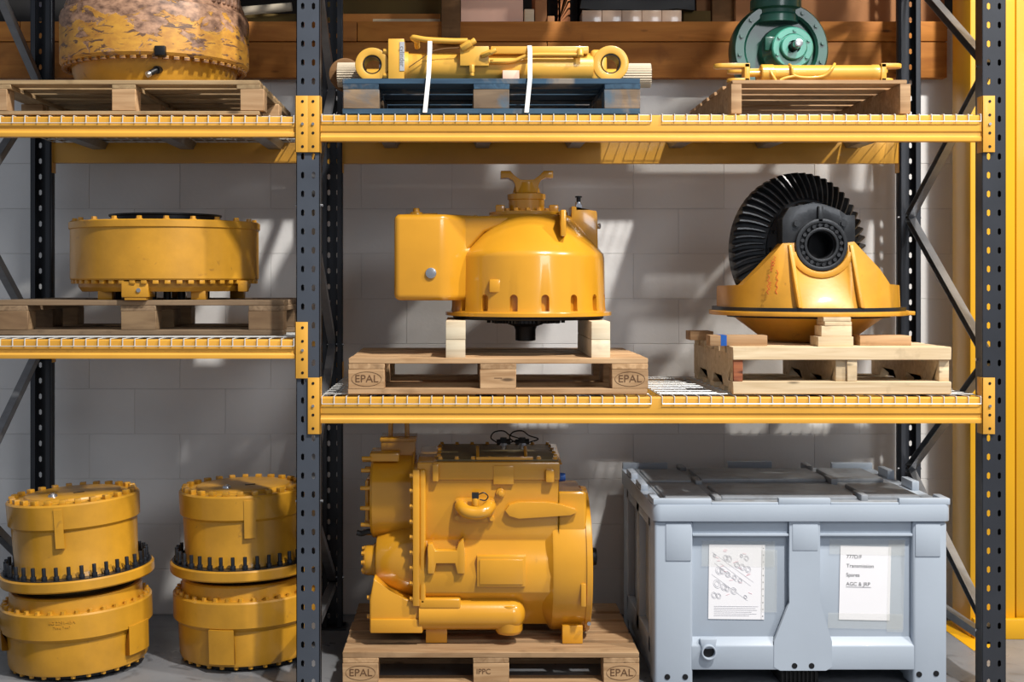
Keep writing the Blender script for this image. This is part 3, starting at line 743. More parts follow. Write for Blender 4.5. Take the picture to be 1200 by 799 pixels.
# ------------------------------------------------------------------ gear carrier
def carrier():
    cx, cy = X(946, .49), .49
    zb = 1.500
    t = thing('gear_carrier', 'yellow differential housing with large black toothed ring gear on wood packers', 'gear assembly', (cx, cy, zp2+.0))
    m = M['carrier']
    bm = B(); lathe(bm, [(.15, zb), (.4225, zb), (.4225, zb+.019), (.15, zb+.019)], 96, (cx, cy, 0)); obj('base_flange', bm, m, t, .003)
    bm = B(); box(bm, cx+.30, X(1068, .35), .30, .44, zb+.001, zb+.018); obj('flange_tab', bm, m, t, .003)
    bm = B(); lathe(bm, [(.15, zb+.019), (.410, zb+.019), (.410, zb+.035), (.15, zb+.035)], 96, (cx, cy, 0)); lab(obj('gasket_ring', bm, M['stud'], t), 'dark steel ring above the flange')
    bm = B(); lathe(bm, [(.12, zp2+.003), (.16, zp2+.003), (.20, zp2+.02), (.28, zp2+.08), (.325, zb-.006), (.325, zb), (.1, zb)], 72, (cx, cy, 0)); obj('bowl', bm, m, t, 0, 30)
    bm = B(); lathe(bm, [(.12, zb-.010), (.345, zb-.010), (.345, zb), (.1, zb)], 72, (cx, cy, 0)); obj('lower_ring', bm, M['black'], t)
    zr = zb+.035
    # body ring wall
    bm = B(); lathe(bm, [(.385, zr), (.375, zr+.02), (.368, zr+.085), (.340, zr+.092), (.335, zr+.02), (.335, zr)], 96, (cx, cy, 0), closed=True)
    bmesh.ops.delete(bm, geom=[v for v in bm.verts if v.co.y < .40], context='VERTS'); bmesh.ops.holes_fill(bm, edges=bm.edges); obj('carrier_body', bm, m, t, .0, 35)
    bx, bz = X(962, .18), Z(287, .18)
    R = .1075
    def arc(a0, a1, n, rr=R): return [(bx+rr*math.cos(a0+(a1-a0)*i/n), bz+rr*math.sin(a0+(a1-a0)*i/n)) for i in range(n+1)]
    Y0 = .18
    XX = lambda p: X(p, Y0); ZZ = lambda p: Z(p, Y0)
    outl = [(XX(861), zr), (XX(861), ZZ(335)), (XX(877), ZZ(334)), (XX(917), ZZ(285)), (XX(931), ZZ(284))] + arc(PI-.02, 2*PI+.02, 18) + [(XX(993), ZZ(284)), (XX(1001), ZZ(283)), (XX(1048), ZZ(333)), (XX(1048), zr)]
    # front pedestal: its face runs from the round flange up to the flat bearing seat
    tops = [(cx-.384, ZZ(337)), (XX(861), ZZ(335)), (XX(877), ZZ(334)), (XX(917), ZZ(285)), (XX(931), ZZ(284.5))]
    tops += [(bx+R*math.cos(a_), bz+R*math.sin(a_)) for a_ in [PI+.10+(PI-.20)*k/20 for k in range(21)]]
    tops += [(XX(993.5), ZZ(284)), (XX(1001), ZZ(283)), (XX(1048), ZZ(333)), (cx+.384, ZZ(335))]
    full = []
    for p, q in zip(tops, tops[1:]):
        m_ = max(1, int(abs(q[0]-p[0])/.012))
        full += [(p[0]+(q[0]-p[0])*k/m_, p[1]+(q[1]-p[1])*k/m_) for k in range(m_)]
    full.append(tops[-1])
    bm = B(); rows = []; K = 10
    for x, zt_ in full:
        yc_ = cy-math.sqrt(max(0, .386**2-(x-cx)**2)); yt_ = max(Y0, yc_+.012)
        row = []
        for j_ in range(K+1):
            f = j_/K; row.append(bm.verts.new((x, yc_+(yt_-yc_)*(f**.8), zr+(zt_-zr)*f)))
        row.append(bm.verts.new((x, yt_+.09, zt_))); row.append(bm.verts.new((x, yt_+.09, zr)))
        rows.append(row)
    for a_, b_ in zip(rows, rows[1:]):
        n_ = len(a_)
        for j_ in range(n_): bm.faces.new((a_[j_], b_[j_], b_[(j_+1) % n_], a_[(j_+1) % n_]))
    bm.faces.new(rows[0]); bm.faces.new(rows[-1][::-1])
    obj('bearing_pedestal', bm, m, t, 0, 40)
    for pt, pb in ((927, 938), (999, 1011)):
        bm = B(); xt, xb = X(pt, .16), X(pb, .10); hw = .009
        vs_ = [(xt-hw, .17, ZZ(287)), (xt+hw, .17, ZZ(287)), (xt-hw, Y0+.02, ZZ(284)), (xt+hw, Y0+.02, ZZ(284)), (xb-hw, .092, zr+.001), (xb+hw, .092, zr+.001), (xb-hw, Y0+.02, zr+.001), (xb+hw, Y0+.02, zr+.001)]
        v = [bm.verts.new(q) for q in vs_]
        for f in ((0,1,3,2),(4,6,7,5),(0,4,5,1),(2,3,7,6),(0,2,6,4),(1,5,7,3)): bm.faces.new([v[i] for i in f])
        obj('rib', bm, m, t, .004)
    bm = B(); pts = arc(PI+.25, 2*PI-.25, 14, R+.004)+arc(2*PI-.25, PI+.25, 14, R+.030)
    prism(bm, pts, Y0-.018, Y0+.01, 'Y'); obj('saddle_lip', bm, m, t, .008)
    # rear pedestal
    bm = B(); prism(bm, [(cx+.02+(x-cx)*.78, z) for x, z in outl], .72, .80, 'Y'); obj('bearing_pedestal', bm, m, t, .006)
    # bearing cap (black)
    capo = [(XX(917), ZZ(284.5)), (XX(917), ZZ(256)), (XX(925), ZZ(243)), (XX(946), ZZ(239)), (XX(953), ZZ(237)), (XX(968), ZZ(240)), (XX(984), ZZ(246)), (XX(992), ZZ(252)), (XX(1002), ZZ(252)), (XX(1002), ZZ(283.5)), (XX(991), ZZ(284))]+arc(0.02, PI-.02, 16)+[(XX(931), ZZ(284.5))]
    bm = B(); prism(bm, capo, Y0+.0, Y0+.10, 'Y'); lab(obj('bearing_cap', bm, M['gear'], t, .006), 'black bearing cap')
    cb = bolt_mesh(M['gear'], .014, .014)
    for p in ((933, 262), (988, 262)):
        q = P(p[0], p[1], Y0); put('cap_bolt', cb, t, q, (PI/2, 0, 0))
    for p in (936, 947):
        bm = B(); q = P(p, 246, Y0+.04); box(bm, q.x-.012, q.x+.012, q.y-.03, q.y+.02, q.z-.02, q.z+.022); obj('lock_tab', bm, M['gear'], t, .003)
    bm = B(); q = P(959.5, 250, Y0); box(bm, q.x-.006, q.x+.014, Y0-.016, Y0+.02, q.z-.035, q.z+.03); obj('lock_plate', bm, M['gear'], t, .002)
    # bearing ring with dotted bolts
    def ringp(R1, R0, y0, y1, mm, nm, be=.002):
        bm = B(); lathe(bm, [(R1, y0), (R1, y1), (R0, y1), (R0, y0)], 56, (bx, 0, bz), 'Y', True); return obj(nm, bm, mm, t, be)
    ringp(.1075, .091, Y0-.016, Y0+.09, M['gear'], 'bearing_outer_ring')
    ringp(.091, .072, Y0-.004, Y0+.09, M['black'], 'bearing_cage')
    ringp(.072, .060, Y0-.014, Y0+.09, M['gear'], 'bearing_inner_ring')
    ringp(.060, .055, Y0+.01, Y0+.30, M['black'], 'hollow_shaft', 0)
    rb = bolt_mesh(M['gear'], .0085, .012, 10, False, 'bearing_roller'); ringof('bearing_roller', rb, t, 20, .0815, (bx, Y0-.003, bz), 'Y', .3)
    # ring gear, tilted
    axis_rot = .36
    gc = P(942, 293, .46)
    R1, R0, n = .338, .225, 56
    bm = B()
    # gear blank: lathe about local Y (front = -Y)
    lathe(bm, [(.165, -.030), (.215, -.030), (.225, -.018), (R1-.030, .034), (R1-.012, .056), (R1-.012, .085), (.24, .095), (.165, .095)], 96, (0,0,0), 'Y', True)
    go = obj('ring_gear', bm, M['gear'], None, 0, 30); go.parent = t; go.location = gc-OFF[t.name]; go.rotation_euler = (0, .0, axis_rot)
    go2 = []
    bm = B()
    for i in range(n):
        a = 2*PI*i/n; sk_ = .07     # spiral skew
        def pt(r, ang, y): return bm.verts.new((r*math.cos(ang), y, r*math.sin(ang)))
        K = 4; rows = []
        for k in range(K+1):
            f = k/K; r = R0+(R1-R0)*f; ang = a+sk_*f*f; yb_ = -.016+.060*f+.004; yt_ = yb_-.020-.014*f
            hb = .42*PI/n; ht = .20*PI/n
            rows.append((pt(r, ang-hb*1.5, yb_), pt(r, ang-ht, yt_), pt(r, ang+ht, yt_), pt(r, ang+hb*1.5, yb_)))
        for q0, q1 in zip(rows, rows[1:]):
            for j in range(3): bm.faces.new((q0[j], q0[j+1], q1[j+1], q1[j]))
        bm.faces.new(rows[0][::-1])
        # outer heel carried down the rim
        e = rows[-1]; ang = a+sk_
        h0 = pt(R1-.004, ang-.63*PI/n, .07); h1 = pt(R1-.004, ang+.63*PI/n, .07)
        bm.faces.new((e[0], e[1], e[2], e[3])); bm.faces.new((e[0], e[3], h1, h0))
    te = obj('gear_teeth', bm, M['gear'], None, 0, 25); te.parent = t; te.location = go.location; te.rotation_euler = go.rotation_euler; te['kind'] = 'stuff'
    # differential case behind the cap
    bm = B(); lathe(bm, [(.10, -.20), (.12, -.20), (.155, -.12), (.19, -.05), (.21, -.03), (.21, .20), (.12, .26), (.10, .26)], 64, (0,0,0), 'Y')
    dc = obj('differential_case', bm, M['black'], None, 0, 30); dc.parent = t; dc.location = go.location; dc.rotation_euler = go.rotation_euler
    fb = bolt_mesh(M['gear'], .013, .014)
    rm = Matrix.Rotation(axis_rot, 4, 'Z')
    for i in range(16):
        a = 2*PI*i/16; v = rm @ Vector((.193*math.cos(a), -.030, .193*math.sin(a)))
        o = put('case_bolt', fb, t, gc+v, (PI/2, 0, axis_rot))
    # red crayon marks
    for (px, y0, y1) in ((901, 322, 345), (905, 305, 318), (911, 316, 345), (908, 300, 312), (903, 330, 340)):
        bm = B(); a_, b_ = P(px, y0, Y0-.009), P(px-1.5, y1, Y0-.009)
        k = 7
        pts = [a_.lerp(b_, i/k)+Vector((.004*(1 if i % 2 else -1), 0, 0)) for i in range(k+1)]
        tube(bm, pts, .0013, 4); obj('crayon_mark', bm, M['crayon'], t)
carrier()

# ------------------------------------------------------------------ transmission
def transmission():
    t = thing('transmission', 'big glossy yellow transmission standing on the stamped floor pallet', 'transmission', (.08, .45, .1445))
    m = M['machine']; Y0 = .17
    XX = lambda p, y=Y0: X(p, y); ZZ = lambda p, y=Y0: Z(p, y)
    # main case: section in YZ extruded along X
    yb = .70
    zt, zmid, zlow = ZZ(542), ZZ(625), ZZ(708)
    prof = [(Y0, zt), (Y0, zmid), (Y0+.012, zmid-.03), (Y0-.02, zmid-.10), (Y0-.035, zmid-.17), (Y0-.02, zmid-.24), (Y0+.03, zlow), (Y0+.12, .20), (yb-.08, .20), (yb, .35), (yb, zt)]
    bm = B(); prism(bm, prof, XX(489), XX(655), 'X'); obj('main_case', bm, m, t, .012, 45, 3)
    bm = B(); box(bm, XX(507), XX(656), Y0-.012, yb+.01, ZZ(562), zt+.003); obj('upper_case', bm, m, t, .006)
    # top cover with bolts and brackets
    bm = B(); box(bm, XX(512), XX(655), Y0+.012, yb-.01, zt+.003, zt+.012); lab(obj('top_cover', bm, M['cover'], t, .003), 'dusty brown top cover plate darkened for shade')
    bo = bolt_mesh(M['machine'], .009, .011)
    for i in range(8):
        x = XX(516)+(XX(651)-XX(516))*i/7
        put('bolt', bo, t, (x, Y0+.022, zt+.012)); put('bolt', bo, t, (x, yb-.03, zt+.012))
    for k in range(4):
        for x in (XX(514), XX(653)): put('bolt', bo, t, (x, Y0+.10+k*.105, zt+.012))
    for p in (560, 617):
        bm = B(); q = P(p, 536, Y0+.02); prism(bm, [(q.y, zt+.004), (q.y+.12, zt+.05), (q.y+.14, zt+.05), (q.y+.16, zt+.004)], q.x-.007, q.x+.007, 'X'); obj('bracket', bm, m, t, .002)
    bm = B(); bar(bm, (XX(558), Y0+.015, zt+.016), (XX(625), Y0+.015, zt+.016), .016, .012); obj('rail', bm, m, t, .002)
    bm = B(); prism(bm, [(Y0+.01, zt-.01), (Y0+.38, zt+.03), (Y0+.38, zt-.01)], XX(655)-.01, XX(655)+.016, 'X'); obj('edge_rail', bm, m, t, .003)
    # side flange plate with bolts
    bm = B(); box(bm, XX(484), XX(492), Y0-.035, yb-.03, ZZ(708), ZZ(549)); obj('joint_flange', bm, m, t, .004)
    bx_ = bolt_mesh(m, .010, .014)
    for k in range(9): put('bolt', bx_, t, (XX(484)+.001, Y0-.020, ZZ(556+k*18)), (0, -PI/2, 0))
    bm = B(); box(bm, XX(492), XX(499), Y0-.03, Y0+.03, ZZ(706), ZZ(549)); obj('flange_rib', bm, m, t, .008, 38, 3)
    # left drum (axis X)
    yc = .42; rc = .178; zc = Z(581, yc)
    bm = B(); lathe(bm, [(.12, XX(433)-.006), (rc-.008, XX(433)-.006), (rc, XX(433)+.004), (rc, XX(484)-.012), (rc+.012, XX(484)-.006), (rc+.012, XX(484)), (.05, XX(484))], 64, (0, yc, zc), 'X'); obj('clutch_drum', bm, m, t, 0, 28)
    bm = B(); box(bm, XX(425), XX(430), yc-.12, yc+.12, zc-.085, zc+.085); obj('end_plate', bm, m, t, .006)
    st = B(); cyl(st, (0,0,0), (-.048,0,0), .009, None, 12); stm = mesh_of('stud', st, m, .0015)
    ringof('stud', stm, t, 11, rc-.016, (XX(433)+.002, yc, zc), 'XX', .2) if False else None
    for i in range(12):
        a = 2*PI*(i+.3)/12; put('stud', stm, t, (XX(433)+.002, yc+(rc-.018)*math.cos(a), zc+(rc-.018)*math.sin(a)))
    # cone below the drum
    yk = .34; zk = Z(656, yk)
    bm = B(); n = 10
    lathe(bm, [(.075, XX(437)), (.105, XX(439)), (.112, XX(441)), (.152, XX(470)), (.160, XX(483)), (.05, XX(483))], 40, (0, yk, zk), 'X'); obj('cone_housing', bm, m, t, 0, 28)
    bm = B(); lathe(bm, [(.04, XX(424)), (.058, XX(424)), (.064, XX(427)), (.064, XX(434)), (.075, XX(437)), (.03, XX(438))], 32, (0, yk, zk), 'X'); obj('pump_flange', bm, m, t, .002)
    for i in range(8):
        a = 2*PI*i/8; put('bolt', bx_, t, (XX(424)+.002, yk+.050*math.cos(a), zk+.050*math.sin(a)), (0, -PI/2, 0))
    bm = B(); q = P(424, 625, .34); tube(bm, smooth_path([q+Vector((.06,0,.004)), q+Vector((.03,-.01,.010)), q, q+Vector((-.022,0,.004))]), .012, 10); lab(obj('hose_stub', bm, M['rubber'], t), 'black hose stub')
    # pump block lower left
    y1 = Y0-.01
    bm = B(); prism(bm, [(X(433,y1), Z(741,y1)), (X(433,y1), Z(703,y1)), (X(438,y1), Z(677,y1)), (X(455,y1), Z(693,y1)), (X(476,y1), Z(702,y1)), (X(496,y1), Z(706,y1)), (X(496,y1), Z(741,y1))], y1, .62, 'Y'); obj('pump_block', bm, m, t, .010, 38, 3)
    bm = B(); box(bm, X(434,y1-.01), X(495,y1-.01), y1-.012, .5, Z(741,y1), Z(725,y1)); obj('pump_base', bm, m, t, .004)
    for p in (702, 724): put('bolt', bx_, t, (X(433, y1)+.002, y1+.03, Z(p, y1)), (0, -PI/2, 0))
    # oil tube
    yt = Y0+.03; rt = .066; zt2 = Z(722, yt-.05)
    bm = B(); x0, x1 = X(490, .1), X(617, .1)
    pr = [(rt*.6, x0), (rt, x0+.002), (rt, x1-.055)]
    for i in range(1, 8): a = i/7*PI/2; pr.append((max(rt*math.cos(a), .004) if i < 7 else .004, x1-.055+.055*math.sin(a)))
    lathe(bm, pr, 40, (0, yt, zt2), 'X'); obj('oil_gallery', bm, m, t, 0, 40)
    bm = B(); lathe(bm, [(.03, -.085), (.05, -.08), (.058, -.065), (.058, .04), (.03, .05)], 32, (X(597, .12), yt, zt2), 'Z'); obj('gallery_elbow', bm, m, t, 0, 60)
    bm = B(); box(bm, x0, X(540,.12), Y0-.03, Y0+.1, zt2+.03, zt2+.075); obj('gallery_pad', bm, m, t, .01, 38, 3)
    # feet
    for a_, b_, tp in ((499, 524, 728), (659, 683, 733)):
        bm = B(); yf = .20 if a_ < 600 else .19; box(bm, X(a_, yf), X(b_, yf), yf, yf+.12, .1450, Z(tp, yf)); obj('foot', bm, m, t, .003)
    for a_, b_ in ((499, 524), (659, 683)):
        bm = B(); box(bm, X(a_, .2), X(b_, .2), .60, .70, .1450, .24); obj('foot', bm, m, t, .003)
    # H bracket
    q = lambda a, b, y=Y0-.05: (X(a, y), Z(b, y))
    bm = B(); prism(bm, [q(501,637), q(507,637), q(510,645), q(535,645), q(537,637), q(543,631), q(545,650), q(545,672), q(536,672), q(533,660), q(511,660), q(509,672), q(501,672), q(503,655)], Y0-.055, Y0+.02, 'Y'); obj('lifting_bracket', bm, m, t, .005)
    # plates and bosses
    bm = B(); y = Y0-.035; box(bm, X(559,y), X(616,y), y-.008, y+.05, Z(687,y), Z(651,y)); obj('nameplate_pad', bm, m, t, .003)
    bm = B(); box(bm, X(562,y), X(613,y), y-.013, y-.004, Z(684,y), Z(655,y)); obj('nameplate', bm, m, t, .002)
    bm = B(); box(bm, XX(578), XX(602), Y0-.017, Y0, ZZ(567), ZZ(545)); obj('cover_plate', bm, m, t, .003)
    bm = B(); box(bm, XX(639), XX(649), Y0-.035, Y0, ZZ(564), ZZ(549)); obj('block_boss', bm, m, t, .005)
    bm = B(); c0 = P(586.5, 577, Y0); cyl(bm, c0+Vector((0,.01,0)), c0-Vector((0,.018,0)), .021, .018, 20); cyl(bm, c0, c0-Vector((0,.028,0)), .013, .012, 6); obj('plug_boss', bm, m, t, .002)
    bm = B(); y = Y0-.012; prism(bm, [(X(a,y), Z(b,y)) for a, b in ((592,598),(597,591),(608,588),(640,588),(655,590),(674,596),(676,600),(668,603),(640,605),(608,607),(597,604))], y-.014, Y0+.06, 'Y'); obj('oval_boss', bm, m, t, .010, 38, 3)
    bm = B(); box(bm, XX(507), XX(514), Y0-.03, Y0, ZZ(563), ZZ(543)); obj('corner_lug', bm, m, t, .004)
    # pipe elbow manifold with connector
    y = Y0-.045
    bm = B(); prism(bm, rrect(X(533,Y0), X(579,Y0), Z(611,Y0), Z(583,Y0), .02), Y0-.012, Y0+.01, 'Y'); obj('manifold_plate', bm, m, t, .003)
    bm = B(); tube(bm, smooth_path([P(540,592,Y0+.0), P(541,594,Y0-.03), P(546,599,Y0-.055), P(557,601,Y0-.06), P(568,599,Y0-.055), P(573,594,Y0-.03), P(574,592,Y0)]), .027, 16); obj('manifold_pipe', bm, m, t, 0, 60)
    for p in ((537,587),(576,587),(536,606),(576,607)): put('bolt', bolt_mesh(m, .011, .014), t, P(p[0], p[1], Y0-.012), (PI/2, 0, 0))
    bm = B(); c0 = P(557, 592, Y0-.05); cyl(bm, c0, c0+Vector((0,0,.03)), .014, None, 14); obj('sensor_boss', bm, m, t, .002)
    bm = B(); c1 = c0+Vector((0,0,.03)); box(bm, c1.x-.014, c1.x+.014, c1.y-.012, c1.y+.012, c1.z, c1.z+.022)
    tube(bm, smooth_path([c1+Vector((.012,0,.014)), c1+Vector((.035,-.005,.022)), c1+Vector((.052,0,.006)), c1+Vector((.040,0,-.010)), c1+Vector((.018,0,-.006))]), .0028, 6); lab(obj('sensor_cable', bm, M['rubber'], t), 'black sensor plug with looped cable')
    # sensors with cables on top cover
    for k, p in enumerate((590, 612)):
        c0 = Vector((X(p, .5), .5, zt+.012))
        bm = B(); cyl(bm, c0, c0+Vector((0,0,.05)), .012, None, 12); cyl(bm, c0+Vector((0,0,.018)), c0+Vector((0,0,.028)), .019, None, 6); obj('sensor', bm, M['steel'], t)
        bm = B(); cyl(bm, c0+Vector((0,0,.028)), c0+Vector((0,0,.052)), .018, .014, 14)
        cyl(bm, c0+Vector((-.03,0,.030)), c0+Vector((.03,0,.034)), .013, None, 10)
        tube(bm, smooth_path([c0+Vector(v) for v in ((-.03,0,.03), (-.055,0,.05), (-.04,0,.075), (.0,0,.080), (.03,0,.06), (.07,0,.045), (.03,0,.03))]), .0032, 6)
        lab(obj('sensor_cable', bm, M['rubber'], t), 'black cable loop and plug on the top cover')
    # blue cap
    bm = B(); c0 = P(659, 559, .25); cyl(bm, c0-Vector((.02,0,0)), c0+Vector((.012,0,0)), .020, .017, 18); lab(obj('blue_cap', bm, M['blueplug'], t, .002), 'blue plastic cap')
    # bell housing on the right
    yc, zc, R = .42, .452, .302
    x0, x1, x2, x3 = X(612,.2), X(648,.15), X(687,.15), X(694,.15)
    bm = B(); lathe(bm, [(.16, X(600,.2)), (.20, x0), (.235, X(628,.2)), (.285, x1-.01), (R-.004, x1), (R, x1+.012), (R, x2), (R+.006, x2+.001), (R+.006, x3-.003), (R+.003, x3), (.08, x3)], 96, (0, yc, zc), 'X'); obj('bell_housing', bm, m, t, 0, 24)
    bm = B(); prism(bm, [(Y0+.0, .55), (Y0, ZZ(575)), (Y0+.10, Z(571, .42)), (.62, Z(571,.42)), (.62, .5)], X(652,.2), X(687,.2), 'X'); obj('bell_shoulder', bm, m, t, .015, 38, 3)
    bm = B(); y = yc-math.sqrt(R*R-.12*.12)-.01; box(bm, X(680,.15), X(686,.15), .115, .2, Z(710,.13), Z(683,.13)); obj('bell_lug', bm, m, t, .003)
    bm = B(); cyl(bm, (x3-.01, yc, Z(652,yc)), (x3+.022, yc, Z(652,yc)), .050, None, 28); cyl(bm, (x3+.02, yc, Z(652,yc)), (x3+.045, yc, Z(652,yc)), .040, .036, 28); lab(obj('output_shaft', bm, M['black'], t, .002), 'black shaft end')
    bm = B(); c0 = P(690, 730, .17); cyl(bm, c0, c0-Vector((0,.012,0)), .008, None, 10); obj('dowel', bm, M['steel'], t)
    # rear left turret with lifting eye
    yt = .46
    bm = B(); box(bm, X(447,yt), X(487,yt), yt-.04, yt+.14, Z(575,yt), Z(513,yt)); obj('rear_turret', bm, m, t, .005)
    bm = B(); box(bm, X(446,yt), X(488,yt), yt-.045, yt+.145, Z(516,yt), Z(512,yt)); obj('turret_flange', bm, m, t, .002)
    bm = B(); xq = X(467, yt); zq = Z(512, yt)
    tube(bm, [(xq-.036, yt+.03, zq-.004), (xq-.036, yt+.03, zq+.05)]+[(xq+.036*math.cos(PI-PI*i/8), yt+.03, zq+.05+.03*math.sin(PI*i/8)) for i in range(1, 8)]+[(xq+.036, yt+.03, zq+.05), (xq+.036, yt+.03, zq-.004)], .011, 10); obj('lifting_eye', bm, m, t)
    bm = B(); y = .30; box(bm, X(433,y), X(468,y), y, y+.2, Z(541,y), Z(531,y)); obj('drum_ledge', bm, m, t, .006)
    bm = B(); cyl(bm, P(424,537,.30), P(435,537,.30), .009, None, 10); obj('stud', bm, m, t)
transmission()

# ------------------------------------------------------------------ wheel hubs
hubbolt = bolt_mesh(M['hub'], .0115, .016)
hubblock = B(); box(hubblock, -.013, .013, -.013, .013, 0, .020); hubblock_me = mesh_of('bolt', hubblock, M['hub'], .003)
sb = B(); cyl(sb, (0,0,0), (0,0,.055), .0085, None, 10); cyl(sb, (0,0,0), (0,0,.020), .0125, None, 8); stud_me = mesh_of('stud', sb, M['stud'], .0008)
def upper_hub(loc, rot, label, notch):
    t = thing('wheel_hub', label, 'wheel hub', loc, rot, 'stacked yellow wheel hubs on the floor', world=False)
    bm = B(); lathe(bm, [(.20, -.008), (.27, -.008), (.275, 0), (.317, .0), (.322, .006), (.322, .040), (.317, .046), (.20, .046)], 80); obj('flange', bm, M['hub'], t, 0, 30)
    bm = B(); lathe(bm, [(.24, .046), (.312, .046), (.312, .050), (.24, .050)], 80); obj('flange_gasket', bm, M['stud'], t)
    bm = B(); lathe(bm, [(.25, .046), (.268, .046), (.256, .075), (.262, .22), (.262, .24), (.275, .252), (.278, .345), (.272, .352), (.225, .352)], 80); obj('hub_body', bm, M['hub'], t, 0, 28)
    for a, wd in notch:
        bm = B(); lathe(bm, [(.26, .17), (.277, .175), (.281, .335), (.26, .34)], 144)
        # keep only the wedge
        dele = [v for v in bm.verts if abs((math.atan2(v.co.y, v.co.x)-a+PI) % (2*PI)-PI) > wd]
        bmesh.ops.delete(bm, geom=dele, context='VERTS'); bmesh.ops.holes_fill(bm, edges=bm.edges)
        obj('step_pad', bm, M['hub'], t, 0, 28)
    bm = B(); lathe(bm, [(.235, .345), (.225, .356), (.205, .356), (.200, .364), (.195, .366), (.05, .368)], 64); obj('end_cover', bm, M['hub'], t, 0, 25)
    ringof('bolt', hubblock_me, t, 26, .252, (0,0,.350))
    ringof('stud', stud_me, t, 36, .292, (0,0,.046))
    bm = B(); cyl(bm, (-.05,-.12,.366), (-.05,-.12,.376), .020, .018, 16); cyl(bm, (-.05,-.12,.376), (-.05,-.12,.382), .010, None, 6); obj('plug', bm, M['steel'], t)
    bm = B(); bar(bm, (.02,-.06,.3685), (.06,-.04,.3685), .008, .004); obj('slot', bm, M['black'], t)
    return t
def lower_hub(loc, rot, label, pads, words=False, k=1.0):
    t = thing('wheel_hub', label, 'wheel hub', loc, rot, 'stacked yellow wheel hubs on the floor', world=False)
    t.scale = (k, k, .935 if words else 1)
    bm = B(); lathe(bm, [(.20, 0), (.275, 0), (.275, .022), (.20, .022)], 64); obj('base_ring', bm, M['black'], t)
    bm = B(); lathe(bm, [(.25, .018), (.298, .018), (.302, .03), (.306, .15), (.306, .165), (.328, .185), (.328, .285), (.322, .292), (.25, .292)], 88); obj('hub_body', bm, M['hub'], t, 0, 28)
    bm = B(); lathe(bm, [(.25, .29), (.290, .29), (.286, .345), (.280, .352), (.262, .352), (.255, .335), (.15, .335)], 80); obj('collar', bm, M['hub'], t, 0, 25)
    bm = B(); lathe(bm, [(.12, .334), (.252, .334), (.248, .345), (.20, .350), (.20, .372), (.12, .372)], 72); obj('seal_plate', bm, M['gasket'], t, 0, 25)
    ringof('bolt', hubbolt, t, 34, .306, (0,0,.290))
    for i in range(28):
        a = 2*PI*i/28; put('bolt', hubbolt, t, (.283*math.cos(a), .283*math.sin(a), .020), (PI, 0, 0))
    for a, wd, z0, z1 in pads:
        bm = B(); lathe(bm, [(.29, z0), (.330, z0+.006), (.333, z1-.006), (.29, z1)], 72)
        dele = [v for v in bm.verts if abs((math.atan2(v.co.y, v.co.x)-a+PI) % (2*PI)-PI) > wd]
        bmesh.ops.delete(bm, geom=dele, context='VERTS'); bmesh.ops.holes_fill(bm, edges=bm.edges)
        obj('step_pad', bm, M['hub'], t, 0, 28)
    if words:
        a = -PI/2-.10
        for zz, s_, tx in ((.262, .020, '6G 2291-45A'), (.240, .017, '7W6 7447')):
            cu = text('cast_lettering', tx, s_, M['hub'], t, (0,0,0), ext=.0012, rot=(0,0,0))
            for v in cu.data.vertices:
                ang = a+v.co.x/.328; r = .3288+v.co.z; h = zz+v.co.y
                v.co = Vector((r*math.cos(ang), r*math.sin(ang), h))
    return t
HX1, HX2 = X(93, .41), -.944
lower_hub((HX1, .41, .013), (0, -.040, .2), 'lower hub of the left stack with raised cast lettering', [(-PI/2+1.0, .28, .06, .20), (-PI/2-1.45, .3, .10, .20)], True, .962)
upper_hub((HX1-.008, .42, .372), (.0, -.060, 0), 'upper hub of the left stack with dark wheel studs and dull round cover', [(-PI/2+.06, .10)])
lower_hub((HX2, .55, .008), (0, -.018, 0), 'lower hub of the right stack behind the centre upright with square pad', [(-PI/2-.19, .20, .03, .185)], False, .96)
upper_hub((HX2-.010, .55, .386), (0, -.022, 0), 'upper hub of the right stack with dark studs and bright yellow cover', [(-PI/2+.26, .12)])

